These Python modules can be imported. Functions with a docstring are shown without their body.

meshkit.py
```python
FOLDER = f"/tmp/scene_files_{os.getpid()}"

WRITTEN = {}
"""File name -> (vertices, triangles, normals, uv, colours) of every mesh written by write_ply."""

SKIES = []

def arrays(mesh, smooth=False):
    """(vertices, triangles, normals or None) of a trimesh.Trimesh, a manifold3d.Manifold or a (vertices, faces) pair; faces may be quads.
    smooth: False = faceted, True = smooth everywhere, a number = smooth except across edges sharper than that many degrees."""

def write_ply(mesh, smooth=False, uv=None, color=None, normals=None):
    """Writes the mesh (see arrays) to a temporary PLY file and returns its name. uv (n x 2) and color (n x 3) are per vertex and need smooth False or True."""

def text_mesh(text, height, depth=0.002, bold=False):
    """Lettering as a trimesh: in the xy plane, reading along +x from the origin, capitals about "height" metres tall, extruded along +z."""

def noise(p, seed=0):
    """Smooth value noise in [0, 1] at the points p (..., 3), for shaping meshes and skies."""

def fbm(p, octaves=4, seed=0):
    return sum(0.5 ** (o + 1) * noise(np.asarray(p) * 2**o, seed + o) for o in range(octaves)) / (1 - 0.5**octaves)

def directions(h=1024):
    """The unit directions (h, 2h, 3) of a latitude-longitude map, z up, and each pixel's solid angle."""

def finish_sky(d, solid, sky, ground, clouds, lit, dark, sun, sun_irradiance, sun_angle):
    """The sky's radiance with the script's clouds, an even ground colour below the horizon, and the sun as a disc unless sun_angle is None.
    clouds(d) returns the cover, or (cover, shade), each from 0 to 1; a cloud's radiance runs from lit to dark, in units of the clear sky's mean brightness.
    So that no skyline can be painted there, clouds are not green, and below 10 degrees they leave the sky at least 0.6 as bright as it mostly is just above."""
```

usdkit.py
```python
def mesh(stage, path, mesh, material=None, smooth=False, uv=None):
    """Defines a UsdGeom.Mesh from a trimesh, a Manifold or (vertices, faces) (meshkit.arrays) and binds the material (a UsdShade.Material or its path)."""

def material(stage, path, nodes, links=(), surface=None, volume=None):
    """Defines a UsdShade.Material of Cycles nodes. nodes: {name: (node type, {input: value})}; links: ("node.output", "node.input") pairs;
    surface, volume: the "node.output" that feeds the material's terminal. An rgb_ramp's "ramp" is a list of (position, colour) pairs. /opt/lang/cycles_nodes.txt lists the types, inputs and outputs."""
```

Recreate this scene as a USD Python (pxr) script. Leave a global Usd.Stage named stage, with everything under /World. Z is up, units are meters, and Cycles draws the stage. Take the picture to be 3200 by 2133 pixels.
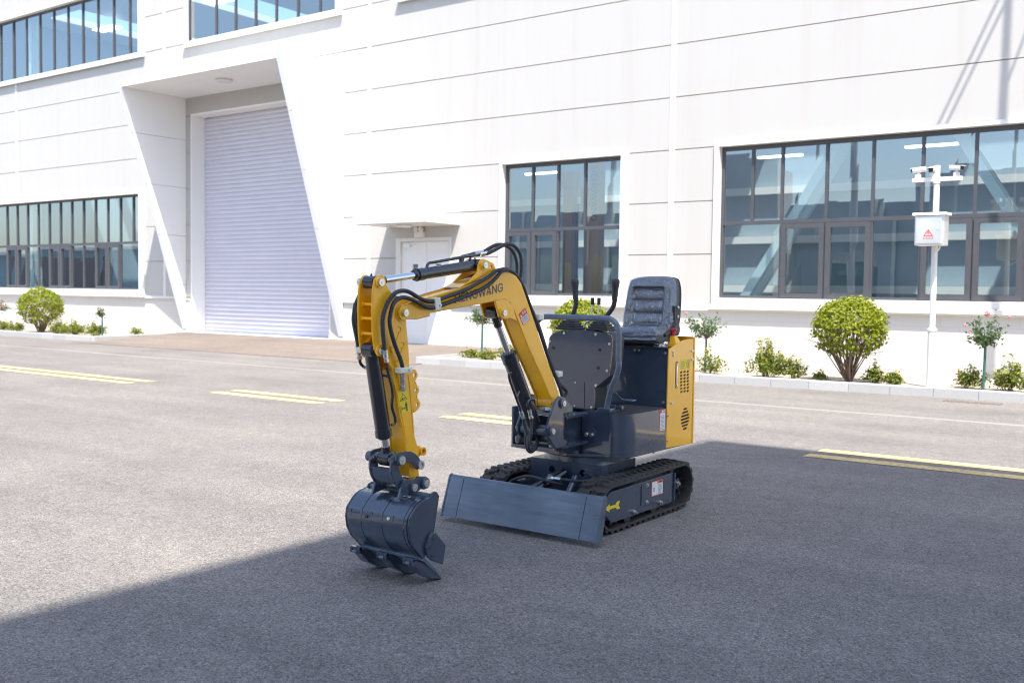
import math, random
import numpy as np, trimesh
import shapely
from shapely.geometry import Polygon, Point, box as sbox, MultiPolygon, LineString
from shapely import affinity, union_all
import manifold3d as m3
import usdkit, meshkit
from pxr import Usd, UsdGeom, UsdLux, UsdShade, Gf, Sdf, Vt

stage = Usd.Stage.CreateInMemory()
UsdGeom.Xform.Define(stage, '/World')
UsdGeom.Scope.Define(stage, '/World/Looks')

# ---------------------------------------------------------------- camera, sky, sun, exposure
EXPOSURE, SKY_STRENGTH, SUN_INTENSITY = 1.68, 0.110, 0.86
CAM_POS = (0.0, 0.0, 1.37)
YAW, PITCH, ROLL = -0.6297325, -0.0474624, 0.01267496
cam = UsdGeom.Camera.Define(stage, '/World/camera')
fw = np.array([math.sin(YAW) * math.cos(PITCH), math.cos(YAW) * math.cos(PITCH), math.sin(PITCH)])
ri = np.array([math.cos(YAW), -math.sin(YAW), 0.0])
up = np.cross(ri, fw)
r2, u2 = ri * math.cos(ROLL) + up * math.sin(ROLL), -ri * math.sin(ROLL) + up * math.cos(ROLL)
cam.AddTransformOp().Set(Gf.Matrix4d(*r2, 0, *u2, 0, *(-fw), 0, *CAM_POS, 1))
cam.CreateHorizontalApertureAttr(36.0)
cam.CreateVerticalApertureAttr(36.0 * 682 / 1024)
cam.CreateFocalLengthAttr(35.84)
cam.CreateFStopAttr(3.5)
cam.CreateFocusDistanceAttr(5.9)
cam.CreateExposureAttr(EXPOSURE)

SUN = np.array([1.89, -1.995, 5.45]); SUN /= np.linalg.norm(SUN)
ELEV, ROT = math.asin(SUN[2]), math.atan2(SUN[0], SUN[1])
sky_mat = usdkit.material(stage, '/World/Looks/sky_material', {
    'sky': ('sky_texture', {'sky_type': 'single_scattering', 'sun_disc': False, 'sun_elevation': ELEV, 'sun_rotation': ROT, 'air_density': 1.0, 'aerosol_density': 1.7}),
    'bg': ('background_shader', {'strength': SKY_STRENGTH})}, [('sky.color', 'bg.color')], surface='bg.background')
sky = UsdLux.DomeLight.Define(stage, '/World/sky')
UsdShade.MaterialBindingAPI.Apply(sky.GetPrim()).Bind(sky_mat)
sky.GetPrim().SetCustomDataByKey('kind', 'structure')
sun = UsdLux.DistantLight.Define(stage, '/World/sun')
sun.CreateIntensityAttr(SUN_INTENSITY); sun.CreateAngleAttr(0.53); sun.CreateColorAttr((1.0, 0.94, 0.85))
sun.GetPrim().CreateAttribute('inputs:normalize', Sdf.ValueTypeNames.Bool).Set(True)
zx = SUN; xx = np.cross([0, 0, 1], zx); xx /= np.linalg.norm(xx); yx = np.cross(zx, xx)
sun.AddTransformOp().Set(Gf.Matrix4d(*xx, 0, *yx, 0, *zx, 0, 0, 0, 30, 1))

# ---------------------------------------------------------------- helpers
rng = np.random.default_rng(7)
random.seed(7)
taken = {}
loc_of = {}

def unique(parent, name):
    k = (parent, name); n = taken.get(k, 0); taken[k] = n + 1
    return name if n == 0 else '%s_%03d' % (name, n)

def tag(p, label=None, cat=None, group=None, kind=None):
    p = p.GetPrim() if hasattr(p, 'GetPrim') else p
    for k, v in (('label', label), ('category', cat), ('group', group), ('kind', kind)):
        if v: p.SetCustomDataByKey(k, v)
    return p

def thing(name, label=None, cat=None, loc=(0, 0, 0), group=None, kind=None, rotz=0.0):
    path = '/World/' + unique('/World', name)
    x = UsdGeom.Xform.Define(stage, path); x.AddTranslateOp().Set(tuple(map(float, loc)))
    if rotz: x.AddRotateZOp().Set(float(rotz))
    loc_of[path] = np.array(loc, float)
    return tag(x.GetPrim(), label, cat, group, kind)

def obj(name, mesh, mat, parent=None, smooth=30, label=None, cat=None, group=None, kind=None):
    """One Mesh prim; mesh in world coordinates, stored relative to its thing's base."""
    pp = str(parent.GetPath()) if parent is not None else '/World'
    path = pp + '/' + unique(pp, name)
    off = loc_of.get(pp, np.zeros(3))
    if isinstance(mesh, (list,)): mesh = cat_(mesh)
    v, f = arr(mesh)
    usdkit.mesh(stage, path, (v - off, f), mat, smooth=smooth)
    loc_of[path] = off
    return tag(stage.GetPrimAtPath(path), label, cat, group, kind)

def arr(m):
    if hasattr(m, 'to_mesh'):
        q = m.to_mesh(); return np.array(q.vert_properties[:, :3], float), np.array(q.tri_verts, int)
    if isinstance(m, tuple): return np.asarray(m[0], float), np.asarray(m[1], int)
    return np.array(m.vertices, float), np.array(m.faces, int)

def cat_(ms):
    vs, fs, n = [], [], 0
    for m in ms:
        v, f = arr(m); vs.append(v); fs.append(f + n); n += len(v)
    return np.vstack(vs), np.vstack(fs)

def copy_of(src, loc, rotz=0.0, label=None, group=None, scale=None):
    name = src.GetName().rstrip('0123456789').rstrip('_')
    path = '/World/' + unique('/World', name)
    x = UsdGeom.Xform.Define(stage, path)
    p = x.GetPrim(); p.GetReferences().AddInternalReference(src.GetPath())
    x.ClearXformOpOrder()
    x.AddTranslateOp(opSuffix='place').Set(tuple(map(float, loc)))
    x.AddRotateZOp(opSuffix='place').Set(float(rotz))
    if scale: x.AddScaleOp(opSuffix='place').Set(tuple(map(float, scale)))
    p.SetInstanceable(True)
    return tag(p, label, src.GetCustomDataByKey('category'), group or src.GetCustomDataByKey('group'))

def box(x0, x1, y0, y1, z0, z1):
    v = np.array([[x, y, z] for x in (x0, x1) for y in (y0, y1) for z in (z0, z1)], float)
    f = np.array([[0, 1, 3], [0, 3, 2], [4, 6, 7], [4, 7, 5], [0, 4, 5], [0, 5, 1], [2, 3, 7], [2, 7, 6], [0, 2, 6], [0, 6, 4], [1, 5, 7], [1, 7, 3]])
    return v, f

def rbox(x0, x1, y0, y1, z0, z1, r=0.01, n=8):
    c = [m3.Manifold.sphere(r, n).translate((x, y, z)) for x in (x0 + r, x1 - r) for y in (y0 + r, y1 - r) for z in (z0 + r, z1 - r)]
    return m3.Manifold.batch_hull(c)

def _extr(poly, h):
    ps = [p for p in getattr(poly, 'geoms', [poly]) if p.area > 1e-9]
    return cat_([trimesh.creation.extrude_polygon(p, h, engine='earcut') for p in ps])

def P(pts): return Polygon(pts).buffer(0)

def yz(poly, x0, x1):
    poly = poly if hasattr(poly, 'geom_type') else P(poly)
    v, f = _extr(poly, x1 - x0); return np.stack([v[:, 2] + x0, v[:, 0], v[:, 1]], 1), f

def xz(poly, y0, y1):
    poly = poly if hasattr(poly, 'geom_type') else P(poly)
    v, f = _extr(poly, y1 - y0); return np.stack([v[:, 0], y1 - v[:, 2], v[:, 1]], 1), f

def xy(poly, z0, z1):
    poly = poly if hasattr(poly, 'geom_type') else P(poly)
    v, f = _extr(poly, z1 - z0); return np.stack([v[:, 0], v[:, 1], v[:, 2] + z0], 1), f

def yz_bevel(poly, x0, x1, c=0.004):
    """Extrusion along X with a chamfer on both end caps (through manifold offsets)."""
    poly = poly if hasattr(poly, 'geom_type') else P(poly)
    inner = poly.buffer(-c)
    if inner.is_empty or inner.geom_type != 'Polygon' or len(inner.interiors) != len(poly.interiors): return yz(poly, x0, x1)
    return cat_([yz(poly, x0 + c, x1 - c), yz(inner, x0, x1)])

def frame_of(d):
    d = np.asarray(d, float); d = d / np.linalg.norm(d)
    a = np.array([0, 0, 1.0]) if abs(d[2]) < 0.9 else np.array([1.0, 0, 0])
    u = np.cross(a, d); u /= np.linalg.norm(u); return u, np.cross(d, u), d

def cyl(p0, p1, r, n=20, r1=None, caps=True):
    p0, p1 = np.asarray(p0, float), np.asarray(p1, float)
    u, w, d = frame_of(p1 - p0); r1 = r if r1 is None else r1
    a = np.arange(n) * 2 * math.pi / n
    c = np.cos(a)[:, None] * u + np.sin(a)[:, None] * w
    v = [p0 + r * c, p1 + r1 * c]; i = np.arange(n); j = (i + 1) % n
    f = [np.stack([i, j, j + n], 1), np.stack([i, j + n, i + n], 1)]
    v = np.vstack(v)
    if caps:
        v = np.vstack([v, p0, p1])
        f += [np.stack([np.full(n, 2 * n), j, i], 1), np.stack([np.full(n, 2 * n + 1), i + n, j + n], 1)]
    return v, np.vstack(f)

def ring(p0, p1, r, ri, n=24):
    a, b = cyl(p0, p1, r, n, caps=False), cyl(p0, p1, ri, n, caps=False)
    v = np.vstack([a[0], b[0]]); i = np.arange(n); j = (i + 1) % n; o = 2 * n
    f = [a[1], b[1][:, ::-1] + o, np.stack([i, i + o, j + o], 1), np.stack([i, j + o, j], 1), np.stack([i + n, j + n, j + n + o], 1), np.stack([i + n, j + n + o, i + n + o], 1)]
    return v, np.vstack(f)

def xcyl(x0, x1, y, z, r, n=24): return cyl((x0, y, z), (x1, y, z), r, n)

def lathe_x(prof, y, z, n=24):
    """Profile [(x, r)...] turned about an axis parallel to X through (y, z)."""
    a = np.arange(n) * 2 * math.pi / n; vs = []
    for x, r in prof: vs.append(np.stack([np.full(n, x), y + r * np.cos(a), z + r * np.sin(a)], 1))
    return _skin(vs, n)

def lathe_z(prof, x, y, n=24):
    a = np.arange(n) * 2 * math.pi / n
    return _skin([np.stack([x + r * np.cos(a), y + r * np.sin(a), np.full(n, z)], 1) for r, z in prof], n)

def _skin(vs, n):
    f = []; i = np.arange(n); j = (i + 1) % n
    for k in range(len(vs) - 1):
        o = k * n; f += [np.stack([i + o, j + o, j + o + n], 1), np.stack([i + o, j + o + n, i + o + n], 1)]
    v = np.vstack(vs); m = len(v)
    v = np.vstack([v, vs[0].mean(0), vs[-1].mean(0)]); o = (len(vs) - 1) * n
    f += [np.stack([np.full(n, m), j, i], 1), np.stack([np.full(n, m + 1), i + o, j + o], 1)]
    return v, np.vstack(f)

def spline(pts, n=40):
    from scipy.interpolate import CubicSpline
    p = np.asarray(pts, float); t = np.r_[0, np.cumsum(np.sqrt(np.linalg.norm(np.diff(p, axis=0), axis=1) + 1e-9))]
    return CubicSpline(t, p)(np.linspace(0, t[-1], n))

def tube(path, r, n=10, caps=True):
    path = np.asarray(path, float); m = len(path)
    t = np.gradient(path, axis=0); t /= np.linalg.norm(t, axis=1)[:, None] + 1e-12
    u = frame_of(t[0])[0]; r = np.broadcast_to(r, (m,)); a = np.arange(n) * 2 * math.pi / n; vs = []
    for k in range(m):
        u = u - t[k] * (u @ t[k]); u /= np.linalg.norm(u); w = np.cross(t[k], u)
        vs.append(path[k] + r[k] * (np.cos(a)[:, None] * u + np.sin(a)[:, None] * w))
    return _skin(vs, n)

def bent(pts, rad, n=6):
    """Polyline with rounded corners."""
    p = [np.asarray(q, float) for q in pts]; out = [p[0]]
    for a, b, c in zip(p[:-2], p[1:-1], p[2:]):
        d0, d1 = a - b, c - b; l = min(rad, np.linalg.norm(d0) * .49, np.linalg.norm(d1) * .49)
        s, e = b + d0 / np.linalg.norm(d0) * l, b + d1 / np.linalg.norm(d1) * l
        for k in range(n + 1):
            q = k / n; out.append((1 - q) ** 2 * s + 2 * q * (1 - q) * b + q * q * e)
    out.append(p[-1]); return np.array(out)

def sph(c, r, sub=2):
    m = trimesh.creation.icosphere(sub, 1.0); r = np.broadcast_to(r, 3)
    return m.vertices * r + np.asarray(c, float), m.faces

def text(s, h, bold=False, depth=0.0006): return arr(meshkit.text_mesh(s, h, depth, bold))

def place(m, o, ex, ey, ez):
    v, f = arr(m); B = np.array([ex, ey, ez], float); return v @ B + np.asarray(o, float), f

# ---------------------------------------------------------------- materials
def mat(name, nodes, links, surface='p.BSDF', volume=None): return usdkit.material(stage, '/World/Looks/' + name, nodes, links, surface=surface, volume=volume)

def plain(name, col, rough=.5, metal=0., coat=0., spec=.5, var=.12, scale=6., bump=0., bscale=200., bevel=0., rvar=.15, extra=None):
    """Principled surface with a little mottling in colour and gloss, optional fine relief and rounded edges."""
    col = np.array(col, float)
    n = {'g': ('geometry', {}), 'n': ('noise_texture', {'scale': scale, 'detail': 5., 'roughness': .6}),
         'r': ('rgb_ramp', {'ramp': [(.25, tuple(col * (1 - var))), (.75, tuple(np.minimum(col * (1 + var), .95)))]}),
         'm': ('map_range', {'from_min': .3, 'from_max': .7, 'to_min': max(.02, rough - rvar * rough), 'to_max': rough + rvar * rough}),
         'p': ('principled_bsdf', dict(metallic=metal, coat_weight=coat, specular_ior_level=spec, **(extra or {})))}
    l = [('g.position', 'n.vector'), ('n.fac', 'r.fac'), ('r.color', 'p.base_color'), ('n.fac', 'm.value'), ('m.result', 'p.roughness')]
    src = None
    if bevel:
        n['bv'] = ('bevel', {'radius': bevel, 'samples': 4}); src = 'bv.bevel'
    if bump:
        n['bn'] = ('noise_texture', {'scale': bscale, 'detail': 3.}); n['b'] = ('bump', {'strength': bump, 'distance': .002})
        l += [('g.position', 'bn.vector'), ('bn.fac', 'b.height')]
        if src: l += [(src, 'b.normal')]
        src = 'b.normal'
    if src: l += [(src, 'p.normal')]
    return mat(name, n, l)

def asphalt(name, dark, light, warm, brown=False):
    n = {'g': ('geometry', {}),
         'v': ('voronoi_texture', {'scale': 125., 'randomness': 1.}), 'sv': ('separate_color', {}),
         'v2': ('voronoi_texture', {'scale': 210., 'randomness': 1.}), 'sv2': ('separate_color', {}),
         'add': ('math', {'math_type': 'add'}), 'h': ('math', {'math_type': 'multiply', 'value2': .5}),
         'ramp': ('rgb_ramp', {'ramp': [(0., tuple(np.array(dark) * .6)), (.3, tuple(np.array(dark) * .6 + np.array(light) * .4)), (.68, light), (1., tuple(np.array(light) * 1.6))]}),
         'n1': ('noise_texture', {'scale': .55, 'detail': 6., 'roughness': .62}), 'r1': ('rgb_ramp', {'ramp': [(.28, (.80, .80, .82)), (.5, (1., 1., 1.)), (.75, (1.16, 1.14, 1.12))]}),
         'map': ('mapping', {'scale': (.25, 1.6, 1.)}), 'n2': ('noise_texture', {'scale': 1.1, 'detail': 5.}), 'r2': ('rgb_ramp', {'ramp': [(.3, (.88, .88, .88)), (.7, (1.1, 1.09, 1.08))]}),
         'n3': ('noise_texture', {'scale': 9., 'detail': 4.}), 'r3': ('rgb_ramp', {'ramp': [(.35, (.9, .9, .9)), (.68, (1.04, 1.04, 1.04)), (.8, (1.3, 1.28, 1.24))]}),
         'm1': ('mix', {'mix_type': 'multiply', 'fac': 1.}), 'm2': ('mix', {'mix_type': 'multiply', 'fac': 1.}), 'm3': ('mix', {'mix_type': 'multiply', 'fac': 1.}),
         'mps': ('mapping', {'rotation': (0., 0., .5), 'scale': (.5, 4.5, 1.)}), 'ns': ('noise_texture', {'scale': 2.6, 'detail': 6., 'roughness': .7, 'distortion': .6}), 'rs': ('map_range', {'from_min': .66, 'from_max': .80, 'to_min': 0., 'to_max': .5, 'clamp': True}), 'ms': ('mix', {'mix_type': 'mix', 'color2': (.33, .31, .29)}),
         'b': ('bump', {'strength': .7, 'distance': .003}),
         'p': ('principled_bsdf', {'roughness': .82, 'specular_ior_level': .35})}
    l = [('g.position', 'v.vector'), ('g.position', 'v2.vector'), ('v.color', 'sv.color'), ('v2.color', 'sv2.color'), ('sv.r', 'add.value1'), ('sv2.g', 'add.value2'), ('add.value', 'h.value1'), ('h.value', 'ramp.fac'),
         ('g.position', 'n1.vector'), ('n1.fac', 'r1.fac'), ('g.position', 'map.vector'), ('map.vector', 'n2.vector'), ('n2.fac', 'r2.fac'), ('g.position', 'n3.vector'), ('n3.fac', 'r3.fac'),
         ('ramp.color', 'm1.color1'), ('r1.color', 'm1.color2'), ('m1.color', 'm2.color1'), ('r2.color', 'm2.color2'), ('m2.color', 'm3.color1'), ('r3.color', 'm3.color2'),
         ('v.distance', 'b.height'), ('b.normal', 'p.normal')]
    l += [('g.position', 'mps.vector'), ('mps.vector', 'ns.vector'), ('ns.fac', 'rs.value'), ('rs.result', 'ms.fac'), ('m3.color', 'ms.color1')]
    last = 'ms.color'
    if not brown:   # pale worn seam lines along the road near the kerb
        n.update({'xyz': ('separate_xyz', {}), 'wob': ('noise_texture', {'scale': .35, 'detail': 3.}), 'wm': ('math', {'math_type': 'multiply_add', 'value2': .35, 'value3': -12.36}),
                  's': ('math', {'math_type': 'add'}), 'ab': ('math', {'math_type': 'absolute'}), 'mr': ('map_range', {'from_min': .0, 'from_max': .09, 'to_min': .55, 'to_max': 0., 'clamp': True}),
                  'mx': ('mix', {'mix_type': 'mix', 'color2': (.36, .34, .32)})})
        l += [('g.position', 'xyz.vector'), ('g.position', 'wob.vector'), ('wob.fac', 'wm.value1'), ('xyz.y', 's.value1'), ('wm.value', 's.value2'), ('s.value', 'ab.value1'), ('ab.value', 'mr.value'), ('mr.result', 'mx.fac'), (last, 'mx.color1')]
        last = 'mx.color'
    l += [(last, 'p.base_color')]
    return mat(name, n, l)

M = {}
M['asphalt'] = asphalt('asphalt', (.060, .0565, .0535), (.205, .191, .180), 1)
M['ramp'] = asphalt('dusty_asphalt', (.085, .071, .062), (.21, .175, .15), 1, brown=True)
M['line'] = mat('road_paint', {'g': ('geometry', {}), 'n': ('noise_texture', {'scale': 24., 'detail': 6., 'roughness': .75}), 'n2': ('noise_texture', {'scale': 1.3, 'detail': 3.}), 'ad': ('math', {'math_type': 'multiply_add', 'value2': .45}), 'mr': ('map_range', {'from_min': .72, 'from_max': .88, 'to_min': 0., 'to_max': .7, 'clamp': True}),
    'r': ('rgb_ramp', {'ramp': [(.3, (.60, .43, .18)), (.7, (.70, .52, .24))]}), 'p': ('principled_bsdf', {'roughness': .75}), 't': ('transparent_bsdf', {}), 'm': ('mix_closure', {})},
    [('g.position', 'n.vector'), ('g.position', 'n2.vector'), ('n2.fac', 'ad.value1'), ('n.fac', 'ad.value3'), ('ad.value', 'mr.value'), ('mr.result', 'm.fac'), ('n.fac', 'r.fac'), ('r.color', 'p.base_color'), ('p.BSDF', 'm.closure1'), ('t.BSDF', 'm.closure2')], surface='m.closure')
M['kerb'] = plain('kerb_granite', (.36, .36, .36), .75, var=.10, scale=60., bump=.3, bscale=150.)
M['kerb_b'] = plain('kerb_granite_pale', (.41, .405, .40), .75, var=.10, scale=45., bump=.3, bscale=150.)
M['soil'] = plain('dry_soil', (.34, .29, .24), .95, var=.3, scale=14., bump=1., bscale=40.)
def ribbed(name, col, rough, scale, s):
    c = np.array(col)
    return mat(name, {'g': ('geometry', {}), 'w': ('wave_texture', {'wave_type': 'bands', 'bands_direction': 'z', 'scale': scale}), 'mp': ('mapping', {'scale': (2.2, 1., .10)}), 'n': ('noise_texture', {'scale': 1.6, 'detail': 5., 'roughness': .65}), 'r': ('rgb_ramp', {'ramp': [(.30, tuple(c * np.array([.95, .94, .925]))), (.48, tuple(c * .985)), (.75, tuple(c))]}),
                      'b': ('bump', {'strength': s, 'distance': .002}), 'p': ('principled_bsdf', {'roughness': rough})},
               [('g.position', 'w.vector'), ('w.fac', 'b.height'), ('b.normal', 'p.normal'), ('g.position', 'mp.vector'), ('mp.vector', 'n.vector'), ('n.fac', 'r.fac'), ('r.color', 'p.base_color')])
M['panel'] = ribbed('white_panel', (.455, .445, .43), .45, 9., .10)
M['trim'] = plain('white_trim', (.655, .645, .62), .4, var=.03, scale=2.)
M['portal'] = plain('portal_white', (.82, .815, .80), .4, var=.015, scale=1.)
M['joint'] = plain('tan_joint', (.48, .40, .26), .8, var=.1)
M['plinth'] = mat('plinth_render', {'g': ('geometry', {}), 'sw': ('separate_xyz', {}), 'cb': ('combine_xyz', {}), 'bt': ('brick_texture', {'color1': (.56, .55, .53), 'color2': (.545, .535, .515), 'mortar': (.50, .49, .47), 'scale': 1., 'brick_width': .6, 'row_height': .3, 'mortar_size': .006}),
                   'b': ('bump', {'strength': .15, 'distance': .003, 'invert': True}), 'p': ('principled_bsdf', {'roughness': .7})},
                   [('g.position', 'sw.vector'), ('sw.x', 'cb.x'), ('sw.z', 'cb.y'), ('cb.vector', 'bt.vector'), ('bt.color', 'p.base_color'), ('bt.fac', 'b.height'), ('b.normal', 'p.normal')])
M['frame'] = plain('grey_window_frame', (.062, .064, .074), .45, var=.06)
M['shutter'] = plain('lavender_shutter', (.57, .555, .62), .45, var=.03, scale=1.5)
M['door'] = plain('pale_door', (.76, .755, .75), .4, var=.02)
M['lamp'] = plain('white_plastic', (.68, .67, .65), .4, var=.02)
M['dark'] = plain('dark_void', (.02, .02, .022), .7)
M['steel'] = plain('brushed_steel', (.74, .74, .72), .5, metal=1., var=.08, scale=3.)
M['inner_wall'] = plain('hall_wall', (.24, .31, .35), .7, var=.1, scale=.6)
M['inner_floor'] = plain('hall_floor', (.16, .20, .20), .4, var=.1, scale=1.)
M['brace'] = plain('pale_green_steel', (.74, .84, .78), .5, var=.04)
M['orange'] = plain('orange_paint', (.55, .22, .04), .4, var=.06)
M['glow'] = mat('hall_lamp_glow', {'e': ('emission', {'color': (1., .98, .92), 'strength': 1.6})}, [], surface='e.emission')
M['glass'] = mat('window_glass', {'g': ('geometry', {}), 'mp': ('mapping', {'scale': (1.1, 1., .16)}), 'n': ('noise_texture', {'scale': 1.3, 'detail': .5}), 'b': ('bump', {'strength': .06, 'distance': .05}),
                  't': ('transparent_bsdf', {'color': (.68, .80, .85)}), 'gl': ('glossy_bsdf', {'color': (.88, .95, 1.), 'roughness': .0}), 'lw': ('layer_weight', {'blend': .5}), 'pw': ('math', {'math_type': 'power', 'value2': 3.0}), 'ma': ('math', {'math_type': 'multiply_add', 'value2': .74, 'value3': .26}), 'm': ('mix_closure', {})},
                 [('g.position', 'mp.vector'), ('mp.vector', 'n.vector'), ('n.fac', 'b.height'), ('b.normal', 'gl.normal'), ('lw.facing', 'pw.value1'), ('pw.value', 'ma.value1'), ('ma.value', 'm.fac'), ('t.BSDF', 'm.closure1'), ('gl.BSDF', 'm.closure2')], surface='m.closure')
M['tower'] = plain('grey_concrete', (.42, .42, .42), .8, var=.12, scale=1.2)

# ---------------------------------------------------------------- ground
G = 300.
def sheet(x0, x1, y0, y1, z): return np.array([[x0, y0, z], [x1, y0, z], [x1, y1, z], [x0, y1, z]], float), np.array([[0, 1, 2], [0, 2, 3]])
road = obj('road', sheet(-G, G, -G, G, 0.), M['asphalt'], smooth=False, kind='structure')
K = 1.37
for xa, xb in ((-19.0, -13.08), (-11.17, -9.15), (-7.2, -5.15), (-3.1, 3.0)):
    for ya, yb in ((8.52, 8.70), (8.87, 9.05)):
        obj('painted_line', sheet(xa, xb, ya, yb, .004), M['line'], road, smooth=False)
# drain grate at the kerb foot
g = obj('drain_grate', box(-3.34, -2.63, 14.36, 14.56, .0, .006), M['ramp'], road)
for k in range(14): obj('grate_bar', box(-3.33 + k * .051, -3.31 + k * .051, 14.37, 14.55, .006, .012), M['asphalt'], g)

# driveway ramp rising to the shutter and the side door
nx, ny = 60, 40
xs, ys = np.linspace(-24.0, -12.75, nx), np.linspace(14.1, 17.79, ny)
X, Y = np.meshgrid(xs, ys); t = np.clip((Y - 14.2) / 3.5, 0, 1)
Z = .006 + .162 * (t * t * (3 - 2 * t)) + .006 * (meshkit.fbm(np.stack([X * 1.5, Y * 3, X * 0], -1)) - .5) * t
idx = np.arange(nx * ny).reshape(ny, nx)
q = np.stack([idx[:-1, :-1], idx[:-1, 1:], idx[1:, 1:], idx[1:, :-1]], -1).reshape(-1, 4)
obj('driveway_ramp', (np.stack([X, Y, Z], -1).reshape(-1, 3), np.vstack([q[:, [0, 1, 2]], q[:, [0, 2, 3]]])), M['ramp'], smooth=True, kind='structure')

# planting beds with their kerb stones
def bed(name, poly, kind='structure'): return obj(name, xy(poly, .02, .105), M['soil'], kind=kind)
bed('planting_bed', [(-12.82, 14.62), (8, 15.2), (8, 17.76), (-12.82, 17.76)])
bed('planting_bed', [(-60, 14.7), (-23.9, 14.7), (-24.3, 17.76), (-60, 17.76)])
kerb_r = thing('kerb', kind='structure', loc=(-12.9, 14.6, 0)); kerb_l = thing('kerb', kind='structure', loc=(-23.8, 14.66, 0))
def kerb_run(parent, a, b, w, h, first=0.):
    a, b = np.array(a, float), np.array(b, float); d = b - a; L = np.linalg.norm(d); d /= L; nrm = np.array([-d[1], d[0]])
    s = first
    while s < L - .02:
        e = min(s + .583, L)
        p0, p1 = a + d * (s + .003), a + d * (e - .003)
        dz = rng.normal(0, .0015); c = .012
        prof = [(0, -.02), (0, h - c + dz), (c, h + dz), (w, h + dz), (w, -.02)]
        v = [];
        for p in (p0, p1):
            for o, z in prof: v.append([*(p + nrm * o), z])
        n = 5; i = np.arange(n); j = (i + 1) % n
        f = np.vstack([np.stack([i, j + n, j], 1), np.stack([i, i + n, j + n], 1), [[0, 1, 2], [0, 2, 3], [0, 3, 4]], [[5, 7, 6], [5, 8, 7], [5, 9, 8]]])
        obj('kerb_stone', (np.array(v), f), M['kerb'] if rng.random() < .6 else M['kerb_b'], parent, smooth=False)
        s = e
kerb_run(kerb_r, (-12.9, 14.60), (5., 15.08), .11, .135, first=.0)
kerb_run(kerb_r, (-12.9, 17.74), (-12.9, 14.60), .11, .137)
kerb_run(kerb_l, (-45., 14.66), (-23.8, 14.66), .11, .135)
kerb_run(kerb_l, (-23.8, 14.66), (-24.38, 17.72), .11, .137)

# ---------------------------------------------------------------- the white factory building
B = thing('factory_building', 'long white panelled factory hall with grey windows and a deep portal around its roller shutter', 'building', loc=(-20, 17.743, 0))
F = 17.743
TOPZ = 12.149
openings = {'A': (-40.6, -26.16, 8.05, 10.28), 'B': (-40.6, -26.16, 1.15, 4.21), 'C': (-24.27, -18.13, 8.05, 10.28), 'D': (-13.30, -10.12, 1.15, 4.21), 'E': (-8.28, -2.06, 1.15, 4.21), 'F': (-16.28, -10.1, 8.05, 10.28), 'G': (-8.3, -2.06, 8.05, 10.28)}
cut = [sbox(a, b, c, d) for a, b, c, d in ((o[0], o[2], o[1], o[3]) for o in openings.values())]
cut.append(sbox(-24.05, .0, -18.5, 6.2)); cut.append(sbox(-16.31, .0, -14.64, 2.61))
holes = union_all(cut)
X0, X1 = -41.3, 6.9
obj('wall', xz(sbox(X0, -.2, X1, TOPZ).difference(holes), F + .03, F + .22), M['joint'], B, label='tan wall behind the panel joints')
joints = [X0 + .0 + 8.03 * k for k in range(7)]
for k in range(-2, 9):
    z0, z1 = 3.149 + k, 4.149 + k
    for xa, xb in zip(joints[:-1], joints[1:]):
        pg = sbox(xa + .05, z0 + .0085, xb - .05, z1 - .0085).difference(holes)
        for p in getattr(pg, 'geoms', [pg]):
            if p.area > .01: obj('wall_panel', xz(p, F, F + .035), M['panel'], B, smooth=False)
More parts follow.
